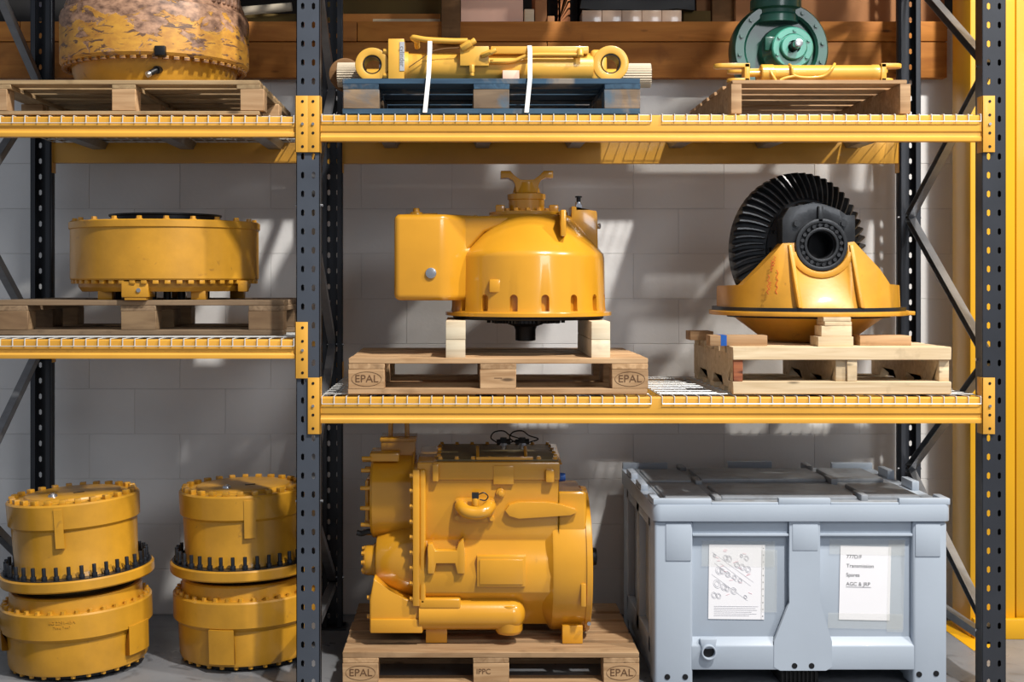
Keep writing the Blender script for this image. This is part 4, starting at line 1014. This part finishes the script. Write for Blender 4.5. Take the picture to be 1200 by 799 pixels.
# ------------------------------------------------------------------ drums on the left shelves
def clean_drum():
    cx, cy = X(193, .5), .52; zp_ = ZML+DK+.1445
    t = thing('planetary_drum', 'clean yellow planetary drum with dark ring on top on weathered pallet', 'gear drum', (cx, cy, zp_))
    m = M['drum']; zb = 1.650; zt = 1.900
    bm = B(); lathe(bm, [(.30, zb), (.400, zb), (.404, zb+.006), (.404, zt-.034), (.410, zt-.030), (.410, zt-.004), (.405, zt), (.26, zt), ], 96, (cx, cy, 0)); obj('drum_body', bm, m, t, 0, 28)
    bm = B(); lathe(bm, [(.26, zb-.048), (.355, zb-.048), (.368, zb-.03), (.372, zb), (.26, zb)], 80, (cx, cy, 0)); obj('lower_ring', bm, m, t, 0, 28)
    bo = bolt_mesh(m, .012, .014); bd = B(); box(bd, -.011, .011, -.012, .012, -.016, 0); bdm = mesh_of('bolt', bd, m, .002)
    ringof('bolt', bo, t, 22, .385, (cx, cy, zt), ph=.3); ringof('bolt', bdm, t, 52, .388, (cx, cy, zb))
    bm = B(); lathe(bm, [(.15, zt-.002), (.235, zt-.002), (.235, zt+.024), (.243, zt+.027), (.243, zt+.034), (.20, zt+.034), (.19,zt+.02), (.15, zt+.02)], 72, (cx, cy, 0)); lab(obj('top_ring', bm, M['black'], t), 'dark steel ring')
    q = P(158, 338, .13)
    bm = B(); box(bm, q.x-.056, q.x+.054, .13, .26, zp_+.012, zb-.004); obj('port_block', bm, m, t, .004)
    bm = B(); box(bm, q.x-.045, q.x+.045, .135, .25, zp_+.0005, zp_+.013); obj('port_base', bm, m, t, .003)
    bm = B(); c0 = P(162.5, 340, .13); cyl(bm, c0, c0-Vector((0,.006,0)), .009, None, 12); obj('plug', bm, M['steel'], t)
    for a in (-2.2, -.9, .4, 1.6, 2.6):
        bm = B(); x, y = cx+.32*math.cos(a), cy+.32*math.sin(a); box(bm, x-.03, x+.03, y-.03, y+.03, zp_+.0005, zb-.045); obj('foot', bm, m, t, .003)
    for i in range(9):
        a = -PI/2+(i-4)*.25; x, y = cx+.24*math.cos(a), cy+.24*math.sin(a)
        bm = B(); cyl(bm, (x, y, zp_+.001), (x, y, zb-.04), .016, None, 10); obj('stud', bm, M['black'], t)
    for px, w_ in ((103, .022), (285, .02)):
        bm = B(); q = P(px, 335, .35); box(bm, q.x-w_, q.x+w_, .33, .38, zb-.05, zb-.002); obj('lug', bm, m, t, .004)
clean_drum()
def rusty_drum():
    cx, cy = X(181, .5), .52; zp_ = ZTL+DK+.141
    t = thing('rusty_drum', 'large yellow gear drum with worn rusty paint on the top left pallet', 'gear drum', (cx, cy, zp_))
    m = M['rusty']; zb = 2.572; zt = 2.80
    bm = B(); lathe(bm, [(.33, zb), (.395, zb), (.405, zb+.012), (.406, zt-.02), (.400, zt), (.385, zt+.006), (.385, zt+.03), (.375, zt+.055), (.20, zt+.06)], 96, (cx, cy, 0)); o = obj('drum_body', bm, m, t, 0, 28)
    bm = B(); lathe(bm, [(.22, zp_+.002), (.318, zp_+.002), (.325, zp_+.01), (.350, zb-.03), (.356, zb), (.2, zb)], 80, (cx, cy, 0)); obj('lower_cone', bm, M['drum'], t, 0, 28)
    bd = B(); box(bd, -.011, .011, -.012, .012, -.014, 0); bdm = mesh_of('bolt', bd, m, .002); ringof('bolt', bdm, t, 56, .383, (cx, cy, zb))
    bm = B(); q = P(188, 62, .13); box(bm, q.x-.022, q.x+.022, .115, .17, zb-.005, zb+.035); obj('lug', bm, M['black'], t, .004)
    bm = B(); a = P(183, 82, .17); cyl(bm, a+Vector((.012,.06,.012)), a, .017, None, 14); cyl(bm, a, a-Vector((.022,.02,.018)), .013, None, 14); lab(obj('fitting', bm, M['black'], t), 'dark pipe fitting')
    bm = B(); e = a-Vector((.022,.02,.018)); cyl(bm, e, e-Vector((.008,.008,.006)), .013, None, 14); obj('fitting_cap', bm, M['steel'], t)
    for k in range(7):
        a = -PI/2+.9+k*.08
        bm = B(); x, y = cx+.37*math.cos(a), cy+.37*math.sin(a); box(bm, x-.02, x+.02, y-.02, y+.02, zt+.02, zt+.065); obj('lug', bm, m, t, .006)
rusty_drum()
bm = B(); q = P(138, 95, .2); box(bm, q.x-.035, q.x+.035, .18, .24, ZTL+DK+.141, ZTL+DK+.141+.014)
single('wood_chip', bm, M['w_olive'], 'small wood chip under the edge of the rusty drum', 'wood chip', bev=.003)

# ------------------------------------------------------------------ big hydraulic cylinder on blue pallet
def ram():
    zp_ = ZT+DK+.1445; Y0 = .20
    t = thing('hydraulic_cylinder', 'long yellow hydraulic cylinder strapped onto the blue pallet', 'hydraulic cylinder', (X(590,Y0), Y0, zp_))
    m = M['ramyel']; XX = lambda p: X(p, Y0); ZZ = lambda p: Z(p, Y0-.05)
    zc = zp_+.068
    # eyes (axis Y)
    for px, R, r in ((437, .070, .039), (714, .074, .041)):
        bm = B(); zc_ = zp_+R+.001
        lathe(bm, [(R, -.055), (R, .055), (r, .055), (r, -.055)], 56, (XX(px), Y0, zc_), 'Y', True); obj('eye', bm, m, t, .004)
        bm = B(); lathe(bm, [(r, -.050), (r, .050), (r-.005, .050), (r-.005, -.050)], 48, (XX(px), Y0, zc_), 'Y', True); obj('bushing', bm, M['black'], t, 0)
    bm = B(); R = .062; lathe(bm, [(.03, XX(478)), (R, XX(478)), (R, XX(694)), (.03, XX(694))], 48, (0, Y0, zp_+R+.002), 'X'); obj('barrel', bm, m, t, .002)
    bm = B(); box(bm, XX(691), XX(710), Y0-.05, Y0+.05, zp_+.005, zp_+.135); obj('eye_web', bm, m, t, .015, 38, 3)
    bm = B(); box(bm, XX(456), XX(474.5), Y0-.075, Y0+.075, zp_+.004, ZZ(46)-.002); obj('gland', bm, m, t, .003)
    bm = B(); lathe(bm, [(.02, XX(474)), (.066, XX(474)), (.064, XX(479)), (.02, XX(479))], 40, (0, Y0, zp_+.068), 'X'); obj('gland_collar', bm, m, t)
    bm = B(); lathe(bm, [(.01, XX(445)), (.030, XX(445)), (.030, XX(457)), (.01, XX(457))], 32, (0, Y0, zc), 'X'); obj('rod', bm, M['steel'], t)
    bo = B(); cyl(bo, (0,0,0), (-.022,0,0), .012, None, 6); bom = mesh_of('bolt', bo, m, .001)
    for y in (-.05, .05):
        for z in (.025, .125): put('bolt', bom, t, (XX(456)+.001, Y0+y, zp_+z))
    # tag with running letters
    bm = B(); ya = Y0-.0765; box(bm, X(468.5,ya), X(474,ya), ya-.0012, ya+.001, Z(83,ya), Z(49,ya)); lab(obj('label_tag', bm, M['strap_hole'], t), 'small silver tag with dark vertical lettering')
    text('tag_lettering', 'cylinder', .026, M['ink'], t, (X(471.2,ya), ya-.0016, Z(66,ya)), (PI/2, PI/2, 0), .0003)
    # valve block and pipes
    yv = Y0-.085
    bm = B(); box(bm, X(539,yv), X(573,yv), yv, Y0+.0, Z(77,yv), Z(54,yv)); obj('valve_block', bm, m, t, .003)
    def cy(a, b, r, mm=m, nm='fitting', n=14):
        bm = B(); cyl(bm, a, b, r, None, n); obj(nm, bm, mm, t, .001)
    cy(P(541,57,yv), P(552,50,yv-.01), .016, n=6); cy(P(551,51,yv-.01), P(557,47,yv-.01), .012)
    cy(P(565,65,yv-.004), P(575,61,yv-.02), .012, n=6); cy(P(574,62,yv-.02), P(581,58,yv-.02), .011)
    cy(P(553,76,yv), P(553,85,yv), .012, n=6); cy(P(553,84,yv), P(553,89,yv), .009)
    def tb(pts, r, nm, mm=m):
        bm = B(); tube(bm, smooth_path(pts), r, 10); obj(nm, bm, mm, t, 0, 60)
    tb([P(489,55,Y0), P(488,48,Y0-.04), P(484,44,Y0-.05), P(500,46.5,Y0-.06), P(530,48,Y0-.06), P(548,48,Y0-.06)], .012, 'hard_pipe')
    tb([P(574,72,yv+.01), P(600,71.5,yv+.01), P(615,66,yv+.01), P(628,64,yv+.01), P(660,64,yv+.01), P(680,64,yv+.01)], .008, 'hard_pipe')
    bm = B(); box(bm, X(575,yv+.02), X(690,yv+.02), yv+.02, Y0-.03, Z(63,yv+.02), Z(54,yv+.02)); obj('top_rail', bm, m, t, .004)
    cy(P(680,66,yv), P(680,58,yv+.01), .013)
    tb([P(479,79,yv+.01), P(492,70,yv), P(505,61,yv), P(520,57,yv), P(538,56,yv)], .0018, 'thin_wire', M['w_dark'])
ram()
zp_ = ZT+DK+.1445
# second cylinder behind with corrugated sleeves
t = thing('hydraulic_cylinder', 'second cylinder behind the long one with corrugated card sleeves at both ends', 'hydraulic cylinder', (X(580,.5), .5, zp_))
bm = B(); cyl(bm, (X(430,.5), .5, zp_+.06), (X(735,.5), .5, zp_+.06), .050, None, 32); obj('barrel', bm, M['ramyel'], t, .002)
bm = B(); lathe(bm, [(.068, -.04), (.068, .04), (.038, .04), (.038, -.04)], 40, (X(405,.42), .42, zp_+.07), 'Y', True); obj('eye', bm, M['w_dark'], t, .003)
for a_, b_, Yc, zc in ((396, 423, .34, zp_+.053), (725, 762, .36, zp_+.053)):
    bm = B(); n = 64; R = []
    pts = []
    for i in range(n): rr = .050+(.002 if i % 2 else -.002); th = 2*PI*i/n; pts.append((Yc+rr*math.cos(th), zc+.006+rr*math.sin(th)))
    prism(bm, pts, X(a_,Yc), X(b_,Yc), 'X'); lab(obj('card_sleeve', bm, M['corr'], t, 0, 10), 'pale corrugated cardboard sleeve')
# straps
for px0, px1, side in ((502, 498, 'left'), (621, 617, 'right')):
    bm = B(); yy = .035; w_ = .0175
    path = [(X(px1,yy), .028, ZT+DK+.004), (X(px0,yy), .030, zp_-.004), (X(px0,yy)+.001, .045, zp_+.012), (X(px0,yy)+.004, .10, zp_+.12), (X(px0,yy)+.004, .14, zp_+.148), (X(px0,yy)+.004, .27, zp_+.148), (X(px0,yy)+.004, .40, zp_+.06), (X(px0,yy)+.004, .87, zp_+.002), (X(px0,yy)+.004, .871, ZT+DK+.004)]
    if side == 'left': path[4] = (path[4][0], .125, zp_+.163); path[5] = (path[5][0], .27, zp_+.163)
    A = []
    for p in path:
        A.append([bm.verts.new((p[0]+s*w_/2, p[1], p[2])) for s in (-1, 1)]+[bm.verts.new((p[0]+s*w_/2, p[1]+.0008, p[2]-.0008)) for s in (1, -1)])
    for a, b in zip(A, A[1:]):
        for k in range(4): bm.faces.new((a[k], a[(k+1)%4], b[(k+1)%4], b[k]))
    bm.faces.new(A[0]); bm.faces.new(A[-1][::-1])
    single('strap', bm, M['strap'], f"{side} white plastic strap tying the long yellow cylinder to the blue pallet", 'strap', 'white straps around the cylinder')
bm = B(); y = .10; box(bm, X(589,y), X(608.5,y), y, y+.035, zp_+.0005, zp_+.040)
single('wood_chock', bm, M['cardpink'], 'small pinkish wood chock wedged under the long yellow cylinder', 'chock', bev=.002)

# ------------------------------------------------------------------ green pump and small rams
def pump():
    zp3 = ZT+DK+.1365; Y0 = .62
    cx = X(912, Y0); R = .215; zc = zp3+R+.002
    t = thing('pump', 'dark green centrifugal pump with bright shaft on the small worn pallet', 'pump', (cx, Y0, zp3))
    m = M['green']
    bm = B(); lathe(bm, [(.05, .10), (.16, .10), (.195, .08), (R, .04), (R, -.03), (R-.012, -.055), (.165, -.055), (.155, -.045), (.155, -.02), (.10, -.02)], 80, (cx, Y0, zc), 'Y'); obj('volute', bm, m, t, 0, 28)
    bo = bolt_mesh(m, .010, .010); ringof('bolt', bo, t, 14, .185, (cx, Y0-.055, zc), 'Y', .3)
    xn = X(909, Y0)
    bm = B(); lathe(bm, [(.10, zc+.12), (.10, zc+.15), (.092, Z(18,Y0)), (.094, Z(14,Y0)), (.112, Z(12,Y0)), (.112, Z(1,Y0)), (.105, Z(-1,Y0)), (.09, Z(-1,Y0)), (.09, Z(-14,Y0)), (.05, Z(-14,Y0))], 48, (xn, Y0, 0)); obj('outlet_neck', bm, m, t, 0, 28)
    sx, sz = X(930, Y0-.15), Z(55, Y0-.15)
    bm = B(); lathe(bm, [(.05, -.02), (.115, -.02), (.11, -.07), (.085, -.09), (.05, -.12)], 56, (sx-.01, Y0, sz), 'Y'); obj('bearing_frame', bm, m, t, 0, 28)
    bm = B(); lathe(bm, [(.04, -.11), (.085, -.11), (.090, -.115), (.090, -.135), (.085, -.14), (.062, -.14), (.060, -.135), (.04, -.135)], 56, (sx, Y0, sz), 'Y'); lab(obj('bearing_flange', bm, M['green_l'], t, 0, 28), 'lighter teal round flange')
    bm = B(); lathe(bm, [(.028, -.13), (.054, -.13), (.056, -.135), (.056, -.158), (.052, -.162), (.028, -.162)], 48, (sx, Y0, sz), 'Y', True); obj('gland_ring', bm, M['green_l'], t)
    ringof('bolt', bolt_mesh(M['green_l'], .008, .008), t, 6, .074, (sx, Y0-.14, sz), 'Y', .4)
    bm = B(); cyl(bm, (sx, Y0-.10, sz), (sx, Y0-.19, sz), .020, None, 24); obj('shaft_sleeve', bm, M['black'], t)
    bm = B(); cyl(bm, (sx, Y0-.18, sz), (sx+.002, Y0-.235, sz+.003), .0175, None, 24); lab(obj('shaft', bm, M['steel'], t, .002), 'bright steel shaft end')
    bm = B(); q = P(902, 52, Y0-.08); box(bm, q.x-.025, q.x+.03, Y0-.10, Y0-.02, q.z-.03, q.z+.03); obj('lug', bm, m, t, .004)
    bm = B(); box(bm, cx-.09, cx+.09, Y0-.05, Y0+.08, zp3+.001, zp3+.05); obj('foot', bm, m, t, .005)
pump()
def small_ram(Y0, px0, px1, label, hoses=False, flip=1):
    zp3 = ZT+DK+.1365
    t = thing('small_hydraulic_cylinder', label, 'hydraulic cylinder', ((X(px0,Y0)+X(px1,Y0))/2, Y0, zp3+.0005), group='small yellow cylinders on the top right pallet')
    m = M['ramyel']; R = .0335; zc = zp3+R+.003; XX = lambda p: X(p, Y0)
    a = px0+55; b = px1-27
    bm = B(); lathe(bm, [(.01, XX(a)), (R, XX(a)), (R+.003, XX(a)+.004), (R+.003, XX(a)+.05), (R, XX(a)+.054), (R, XX(b)-.03), (R+.002, XX(b)-.026), (R+.002, XX(b)), (.01, XX(b))], 32, (0, Y0, zc), 'X'); obj('barrel', bm, m, t, 0, 28)
    bm = B(); cyl(bm, (XX(px0+40), Y0, zc), (XX(a)+.002, Y0, zc), .014, None, 16); obj('rod', bm, m, t)
    # clevis left: web plus two horizontal arms
    def clevis(xw, dirn, L):
        bm = B(); x0, x1 = sorted((xw, xw+dirn*.022)); box(bm, x0, x1, Y0-.03, Y0+.03, zp3+.0012, zp3+.074); obj('clevis_web', bm, m, t, .003)
        for z0, z1, LL in ((zp3+.057, zp3+.074, L), (zp3+.0012, zp3+.014, L*.62)):
            bm = B(); pts = []
            xe = xw+dirn*L if LL == L else xw+dirn*LL
            for i in range(9): th = -PI/2+PI*i/8; pts.append((xe-dirn*.03+dirn*.03*math.cos(th), Y0+.03*math.sin(th)))
            pts += [(xw, Y0+.03), (xw, Y0-.03)]
            prism(bm, pts, z0, z1, 'Z'); obj('clevis_arm', bm, m, t, .003)
    clevis(XX(px0+41), -1, XX(px0+41)-XX(px0)); clevis(XX(px1-26), 1, XX(px1)-XX(px1-26))
    if hoses:
        q = lambda x, y, d=0: P(x, y, Y0-.04+d)
        for pts in ([q(925,76,.04), q(928,79), q(930,88), q(945,91), q(965,89), q(975,80), q(978,75,.03)], [q(902,82,.01), q(905,88), q(909,94.2)], [q(932,89), q(920,91.5), q(914,94.2)]):
            bm = B(); tube(bm, smooth_path(pts), .0062, 10); obj('pipe', bm, m, t, 0, 60)
    return t
small_ram(.11, 836, 1056, 'front small yellow cylinder with curved pipes on the top right pallet', True)
small_ram(.24, 852, 1040, 'small yellow cylinder lying between the front one and the green pump')

# ------------------------------------------------------------------ grey pallet box
def pallet_box():
    Y0 = .075; t = thing('pallet_box', 'grey blue plastic pallet box with lid and two taped sheets on the floor', 'storage box', (X(938,Y0), .58, 0))
    m = M['box']; XX = lambda p: X(p, Y0); ZZ = lambda p: Z(p, Y0)
    x0, x1 = XX(767), XX(1110); yb = Y0+1.0
    zbot = ZZ(785); zrim = ZZ(611)
    rd = .032   # recess depth
    bm = B(); box(bm, x0+.03, x1-.03, Y0+rd, yb-.03, zbot, zrim); obj('inner_shell', bm, m, t, .003)
    # front frame pieces
    def fr(nm, a, b, c, d, y0=Y0, y1=Y0+rd+.002, be=.005, mm=m):
        bm = B(); box(bm, XX(a), XX(b), y0, y1, ZZ(d), ZZ(c)); return obj(nm, bm, mm, t, be)
    # corner posts run down to the floor as feet
    for a, b in ((767, 812), (1070, 1110)):
        bm = B(); box(bm, XX(a), XX(b), Y0, Y0+.13, 0.001, zrim); obj('corner_post', bm, m, t, .012, 38, 3)
        bm = B(); box(bm, XX(a), XX(b), yb-.13, yb, 0.001, zrim); obj('corner_post', bm, m, t, .012, 38, 3)
    bm = B(); ya_, yb_ = Y0-.0012, Y0+rd+.002
    for pp in ([(XX(925), zrim), (XX(925), ZZ(706)), (XX(961), ZZ(704)), (XX(961), zrim)],
               [(XX(925), ZZ(706)), (XX(907), ZZ(752)), (XX(975), ZZ(752)), (XX(961), ZZ(704))],
               [(XX(907), ZZ(752)), (XX(907), zbot+.012), (XX(914), zbot-.002), (XX(968), zbot-.002), (XX(975), zbot+.012), (XX(975), ZZ(752))]):
        prism(bm, pp, ya_, yb_, 'Y')
    bmesh.ops.remove_doubles(bm, verts=bm.verts, dist=1e-5)
    obj('centre_post', bm, m, t, 0, 20)
    bm = B(); prism(bm, [(Y0+.001, ZZ(757)), (Y0+rd+.004, ZZ(747)), (Y0+rd+.004, zbot), (Y0+.001, zbot)], XX(810), XX(1072), 'X'); obj('bottom_rail', bm, m, t, .005)
    for a, b in ((812, 925), (961, 1070)):
        fr('upper_panel', a, b, 611, 626, Y0+.016, Y0+rd+.01)
        bm = B(); box(bm, XX(a), XX(b), Y0+.004, Y0+rd, ZZ(628.5), ZZ(625.5)); obj('ledge', bm, m, t, .002)
    for a, b, d in ((780, 810, 657), (928.5, 958.5, 645), (1072.5, 1102, 652)):
        fr('raised_plate', a, b, 613, d, Y0-.004, Y0+.01, .003)
    for a, b in ((x0+.01, x0+.12), (x1-.12, x1-.01)):
        bm = B(); box(bm, a, b, Y0+.12, yb-.12, .002, zbot); obj('side_runner', bm, m, t, .004)
    bm = B(); box(bm, x0+.1, x1-.1, yb-.05, yb-.01, .002, .13); obj('dark_back_plate', bm, M['dark'], t)  # dark plate added at the back to darken the space under the box
    # centre foot (set back) and floor skids
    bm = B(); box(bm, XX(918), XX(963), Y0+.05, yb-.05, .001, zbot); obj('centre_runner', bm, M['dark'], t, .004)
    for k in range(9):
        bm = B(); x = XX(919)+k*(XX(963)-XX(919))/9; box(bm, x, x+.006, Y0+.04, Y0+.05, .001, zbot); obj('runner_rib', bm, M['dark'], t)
    # holes
    hb = B(); cyl(hb, (0,.004,0), (0,-.0024,0), .0115, None, 20); hm = mesh_of('hole', hb, M['black'], 0)
    for a, b in ((782,793), (803,793), (931,780), (951,780), (1077,790), (1097,789)): put('drain_hole', hm, t, P(a, b, Y0))
    # drain spout
    c0 = P(830, 763, Y0)
    bm = B(); lathe(bm, [(.030, -.022), (.030, .03), (.024, .03), (.024, -.022)], 32, (c0.x, Y0, c0.z), 'Y', True); obj('drain_spout', bm, m, t, .002)
    bm = B(); cyl(bm, (c0.x, Y0+.001, c0.z), (c0.x, Y0-.002, c0.z), .024, None, 24); obj('spout_cap', bm, M['black'], t)
    bm = B(); prism(bm, [(c0.x-.028, c0.z+.01), (c0.x+.028, c0.z+.01), (c0.x+.035, ZZ(748)), (c0.x-.035, ZZ(748))], Y0-.006, Y0+.02, 'Y'); obj('spout_boss', bm, m, t, .006)
    # left side: recesses between ribs
    for k in range(3):
        y = Y0+.17+k*.30
    for ya, yc_ in ((Y0+.13, Y0+.17), (Y0+.46, Y0+.54), (yb-.17, yb-.13)):
        for s, xe in ((-1, x0), (1, x1)):
            a, b = sorted((xe, xe-s*.035)); bm = B(); box(bm, a, b, ya, yc_, .10, zrim); obj('side_rib', bm, m, t, .005)
    for s, xe in ((-1, x0), (1, x1)):
        a, b = sorted((xe, xe-s*.035))
        bm = B(); box(bm, a, b, Y0+.13, yb-.13, zbot-.02, zbot+.10); obj('side_rail', bm, m, t, .005)
        bm = B(); box(bm, a, b, Y0+.13, yb-.13, zrim-.05, zrim); obj('side_rail', bm, m, t, .005)
    bm = B(); box(bm, x0+.02, x1-.02, yb-.034, yb, .12, zrim); obj('rear_panel', bm, m, t, .005)
    # lid
    zl0, zl1 = ZZ(611)+.002, ZZ(591)
    lx0, lx1 = XX(764), XX(1114)
    ld = lab(None or obj('lid', (lambda b_: (prism(b_, rrect(lx0, lx1, Y0-.012, yb+.012, .035), zl0, zl1, 'Z'), b_)[1])(B()), m, t, .004), 'flat grey lid with raised rim blocks')
    mt = M['box_d']
    off = OFF[t.name]
    def lp(nm, a0, a1, b0, b1, h, mm=m, be=.004, z0=None):
        bm = B(); box(bm, a0, a1, b0, b1, (z0 if z0 else zl1)-.001, zl1+h)
        for v in bm.verts: v.co -= off
        me = mesh_of(nm, bm, mm, be); o = bpy.data.objects.new(nm, me); C.objects.link(o); o.parent = ld; return o
    ld.location = (0,0,0)
    W_ = lx1-lx0; Yf, Yr = Y0-.012, yb+.012
    lp('rim_block', lx0+.004, lx0+.24, Yf+.003, Yf+.032, .024); lp('rim_block', lx0+.003, lx0+.035, Yf+.03, Yf+.15, .024)
    lp('rim_block', XX(912), XX(973), Yf+.003, Yf+.032, .026)
    lp('rim_block', XX(1053), lx1-.004, Yf+.003, Yf+.032, .026); lp('rim_block', lx1-.035, lx1-.003, Yf+.03, Yf+.12, .026)
    for y in (Yf+.36, Yf+.68): lp('rim_block', lx0+.003, lx0+.035, y, y+.16, .026); lp('rim_block', lx1-.035, lx1-.003, y, y+.14, .040)
    lp('rim_block', lx0+.004, lx0+.22, Yr-.03, Yr-.003, .030); lp('rim_block', XX(912)+.0, XX(973), Yr-.03, Yr-.003, .036); lp('rim_block', lx1-.2, lx1-.004, Yr-.03, Yr-.003, .030)
    lp('rim_strip', lx0+.24, XX(912), Yf+.004, Yf+.014, .010); lp('rim_strip', XX(973), XX(1053), Yf+.004, Yf+.014, .010)
    lp('lid_field', lx0+.06, lx1-.06, Yf+.05, Yr-.05, .004, mt)
    lp('raised_panel', lx0+.30, lx0+.86, Yf+.10, Yf+.42, .018, mt, .008)
    lp('raised_panel', lx0+.30, lx0+.86, Yf+.56, Yf+.88, .022, mt, .008)
    for a in (Yf+.10, Yf+.56): lp('raised_panel', lx0+.90, lx0+1.12, a, a+.32, .022, mt, .008); lp('raised_panel', lx0+.07, lx0+.26, a, a+.32, .014, mt, .008)
    for a in (Yf+.07, Yf+.50, Yf+.90): lp('hinge_lug', lx0+.865, lx0+.895, a, a+.12, .030, mt, .006); lp('hinge_lug', lx0+.265, lx0+.295, a, a+.12, .022, mt, .006)
    return t
pallet_box()

def sheet(px0, px1, py0, py1, rz, label, fill):
    Y0 = .075+.032-.003
    cx, cz = X((px0+px1)/2, Y0), Z((py0+py1)/2, Y0); W_, H_ = (px1-px0)*(D+Y0)/F, (py1-py0)*(D+Y0)/F
    t = thing('paper_sheet', label, 'paper sheet', (cx, Y0, cz), (0, rz, 0), 'paper sheets taped to the grey box', world=False)
    bm = B(); box(bm, -W_/2, W_/2, 0, .0006, -H_/2, H_/2); obj('paper', bm, M['paper'], t)
    fill(t, W_, H_); return t
def f_text(t, W_, H_):
    fz = .021
    for i, s_ in enumerate(('777D/F', 'Transmission', 'Spares', 'AGC & JRP')):
        o = text('lettering', s_, fz, M['ink'], t, (0,0,0), (0,0,0), .0002)
        xs = [v.co.x for v in o.data.vertices]; sh = -W_/2+.026-min(xs)
        for v in o.data.vertices:
            v.co = Vector((v.co.x*1.0+sh, -.0006-v.co.z, v.co.y+H_/2-.044-.037*i))
    bm = B(); box(bm, -W_/2+.026, -W_/2+.127, -.0010, -.0004, H_/2-.1675, H_/2-.1663); obj('underline', bm, M['ink'], t)
    for (a, b, c, d) in ((-.09, W_+.09-.0, H_/2-.035, H_/2+.028), (-.09, W_+.05, -H_/2-.035, -H_/2+.028)):
        bm = B(); box(bm, -W_/2-.045, W_/2+.055, -.0016, -.0012, c, d); lab(obj('clear_tape', bm, M['film'], t), 'strip of clear tape')
    bm = B(); box(bm, W_/2-.012, W_/2+.055, -.0020, -.0017, -H_/2-.045, H_/2+.03); lab(obj('clear_tape', bm, M['film'], t), 'strip of clear tape')
def f_draw(t, W_, H_):
    rnd = random.Random(3)
    def ell(bm, cx, cz, a, b, th):
        n = 18
        for i in range(n):
            p, q = 2*PI*i/n, 2*PI*(i+1)/n
            bar(bm, (cx+a*math.cos(p)*math.cos(th)-b*math.sin(p)*math.sin(th), -.0006, cz+a*math.cos(p)*math.sin(th)+b*math.sin(p)*math.cos(th)), (cx+a*math.cos(q)*math.cos(th)-b*math.sin(q)*math.sin(th), -.0006, cz+a*math.cos(q)*math.sin(th)+b*math.sin(q)*math.cos(th)), .0010, .0006)
    spots = [(.30,.82,.012),(.36,.81,.013),(.58,.85,.007),(.67,.82,.011),(.18,.65,.016),(.24,.64,.012),(.34,.60,.012),(.50,.73,.012),(.60,.70,.013),(.70,.67,.014),(.15,.47,.017),(.27,.43,.014),(.33,.41,.012),(.45,.38,.014),(.10,.32,.013),(.18,.31,.012),(.66,.30,.008),(.56,.52,.010),(.46,.56,.010),(.10,.85,.007)]
    bm = B()
    for x, z, r in spots:
        for k in (1.0, .62): ell(bm, -W_/2+x*W_, -H_/2+z*H_, r*.8*k, r*1.05*k, .5)
    obj('drawing_lines', bm, M['inkl'], t)
    for x0, z0, x1, z1 in ((.05,.9,.8,.5), (.05,.6,.7,.25), (.2,.75,.75,.45), (.1,.75,.5,.5)):
        bm = B(); bar(bm, (-W_/2+x0*W_, -.0005, -H_/2+z0*H_), (-W_/2+x1*W_, -.0005, -H_/2+z1*H_), .0006, .0004); obj('drawing_line', bm, M['inkl'], t)
    bm = B()
    for k in range(16):
        x, z = rnd.uniform(.1,.8), rnd.uniform(.3,.93); bar(bm, (-W_/2+x*W_, -.0007, -H_/2+z*H_), (-W_/2+x*W_+.014, -.0007, -H_/2+z*H_+rnd.uniform(-.008,.008)), .0012, .0004)
    obj('red_notes', bm, M['inkred'], t)
    bm = B()
    for k in range(6):
        bar(bm, (-W_/2+.1*W_, -.0007, -H_/2+(.05+.025*k)*H_), (-W_/2+rnd.uniform(.5,.9)*W_, -.0007, -H_/2+(.05+.025*k)*H_), .0010, .0004)
    obj('text_lines', bm, M['inkl'], t)
    bm = B(); bar(bm, (W_/2-.012, -.0007, -H_/2), (W_/2-.012, -.0007, H_/2), .0008, .0004)
    for k in range(11): cyl(bm, (W_/2-.006, 0, -H_/2+(k+.5)*H_/11), (W_/2-.006, -.0009, -H_/2+(k+.5)*H_/11), .0022, None, 8)
    obj('punched_strip', bm, M['ink'], t)
    bm = B(); box(bm, -W_/2-.03, W_/2+.04, -.0016, -.0012, H_/2-.09, H_/2+.015); lab(obj('clear_tape', bm, M['film'], t), 'strip of clear tape')
    bm = B(); box(bm, W_/2-.014, W_/2+.05, -.0020, -.0017, -H_/2+.03, H_/2-.02); lab(obj('clear_tape', bm, M['film'], t), 'strip of clear tape')
sheet(830.5, 896, 638, 725.5, .012, 'white sheet with exploded parts drawing taped on the left panel of grey box', f_draw)
sheet(984, 1043.5, 640, 726.5, .022, 'white sheet with four typed lines taped on the right panel of grey box', f_text)
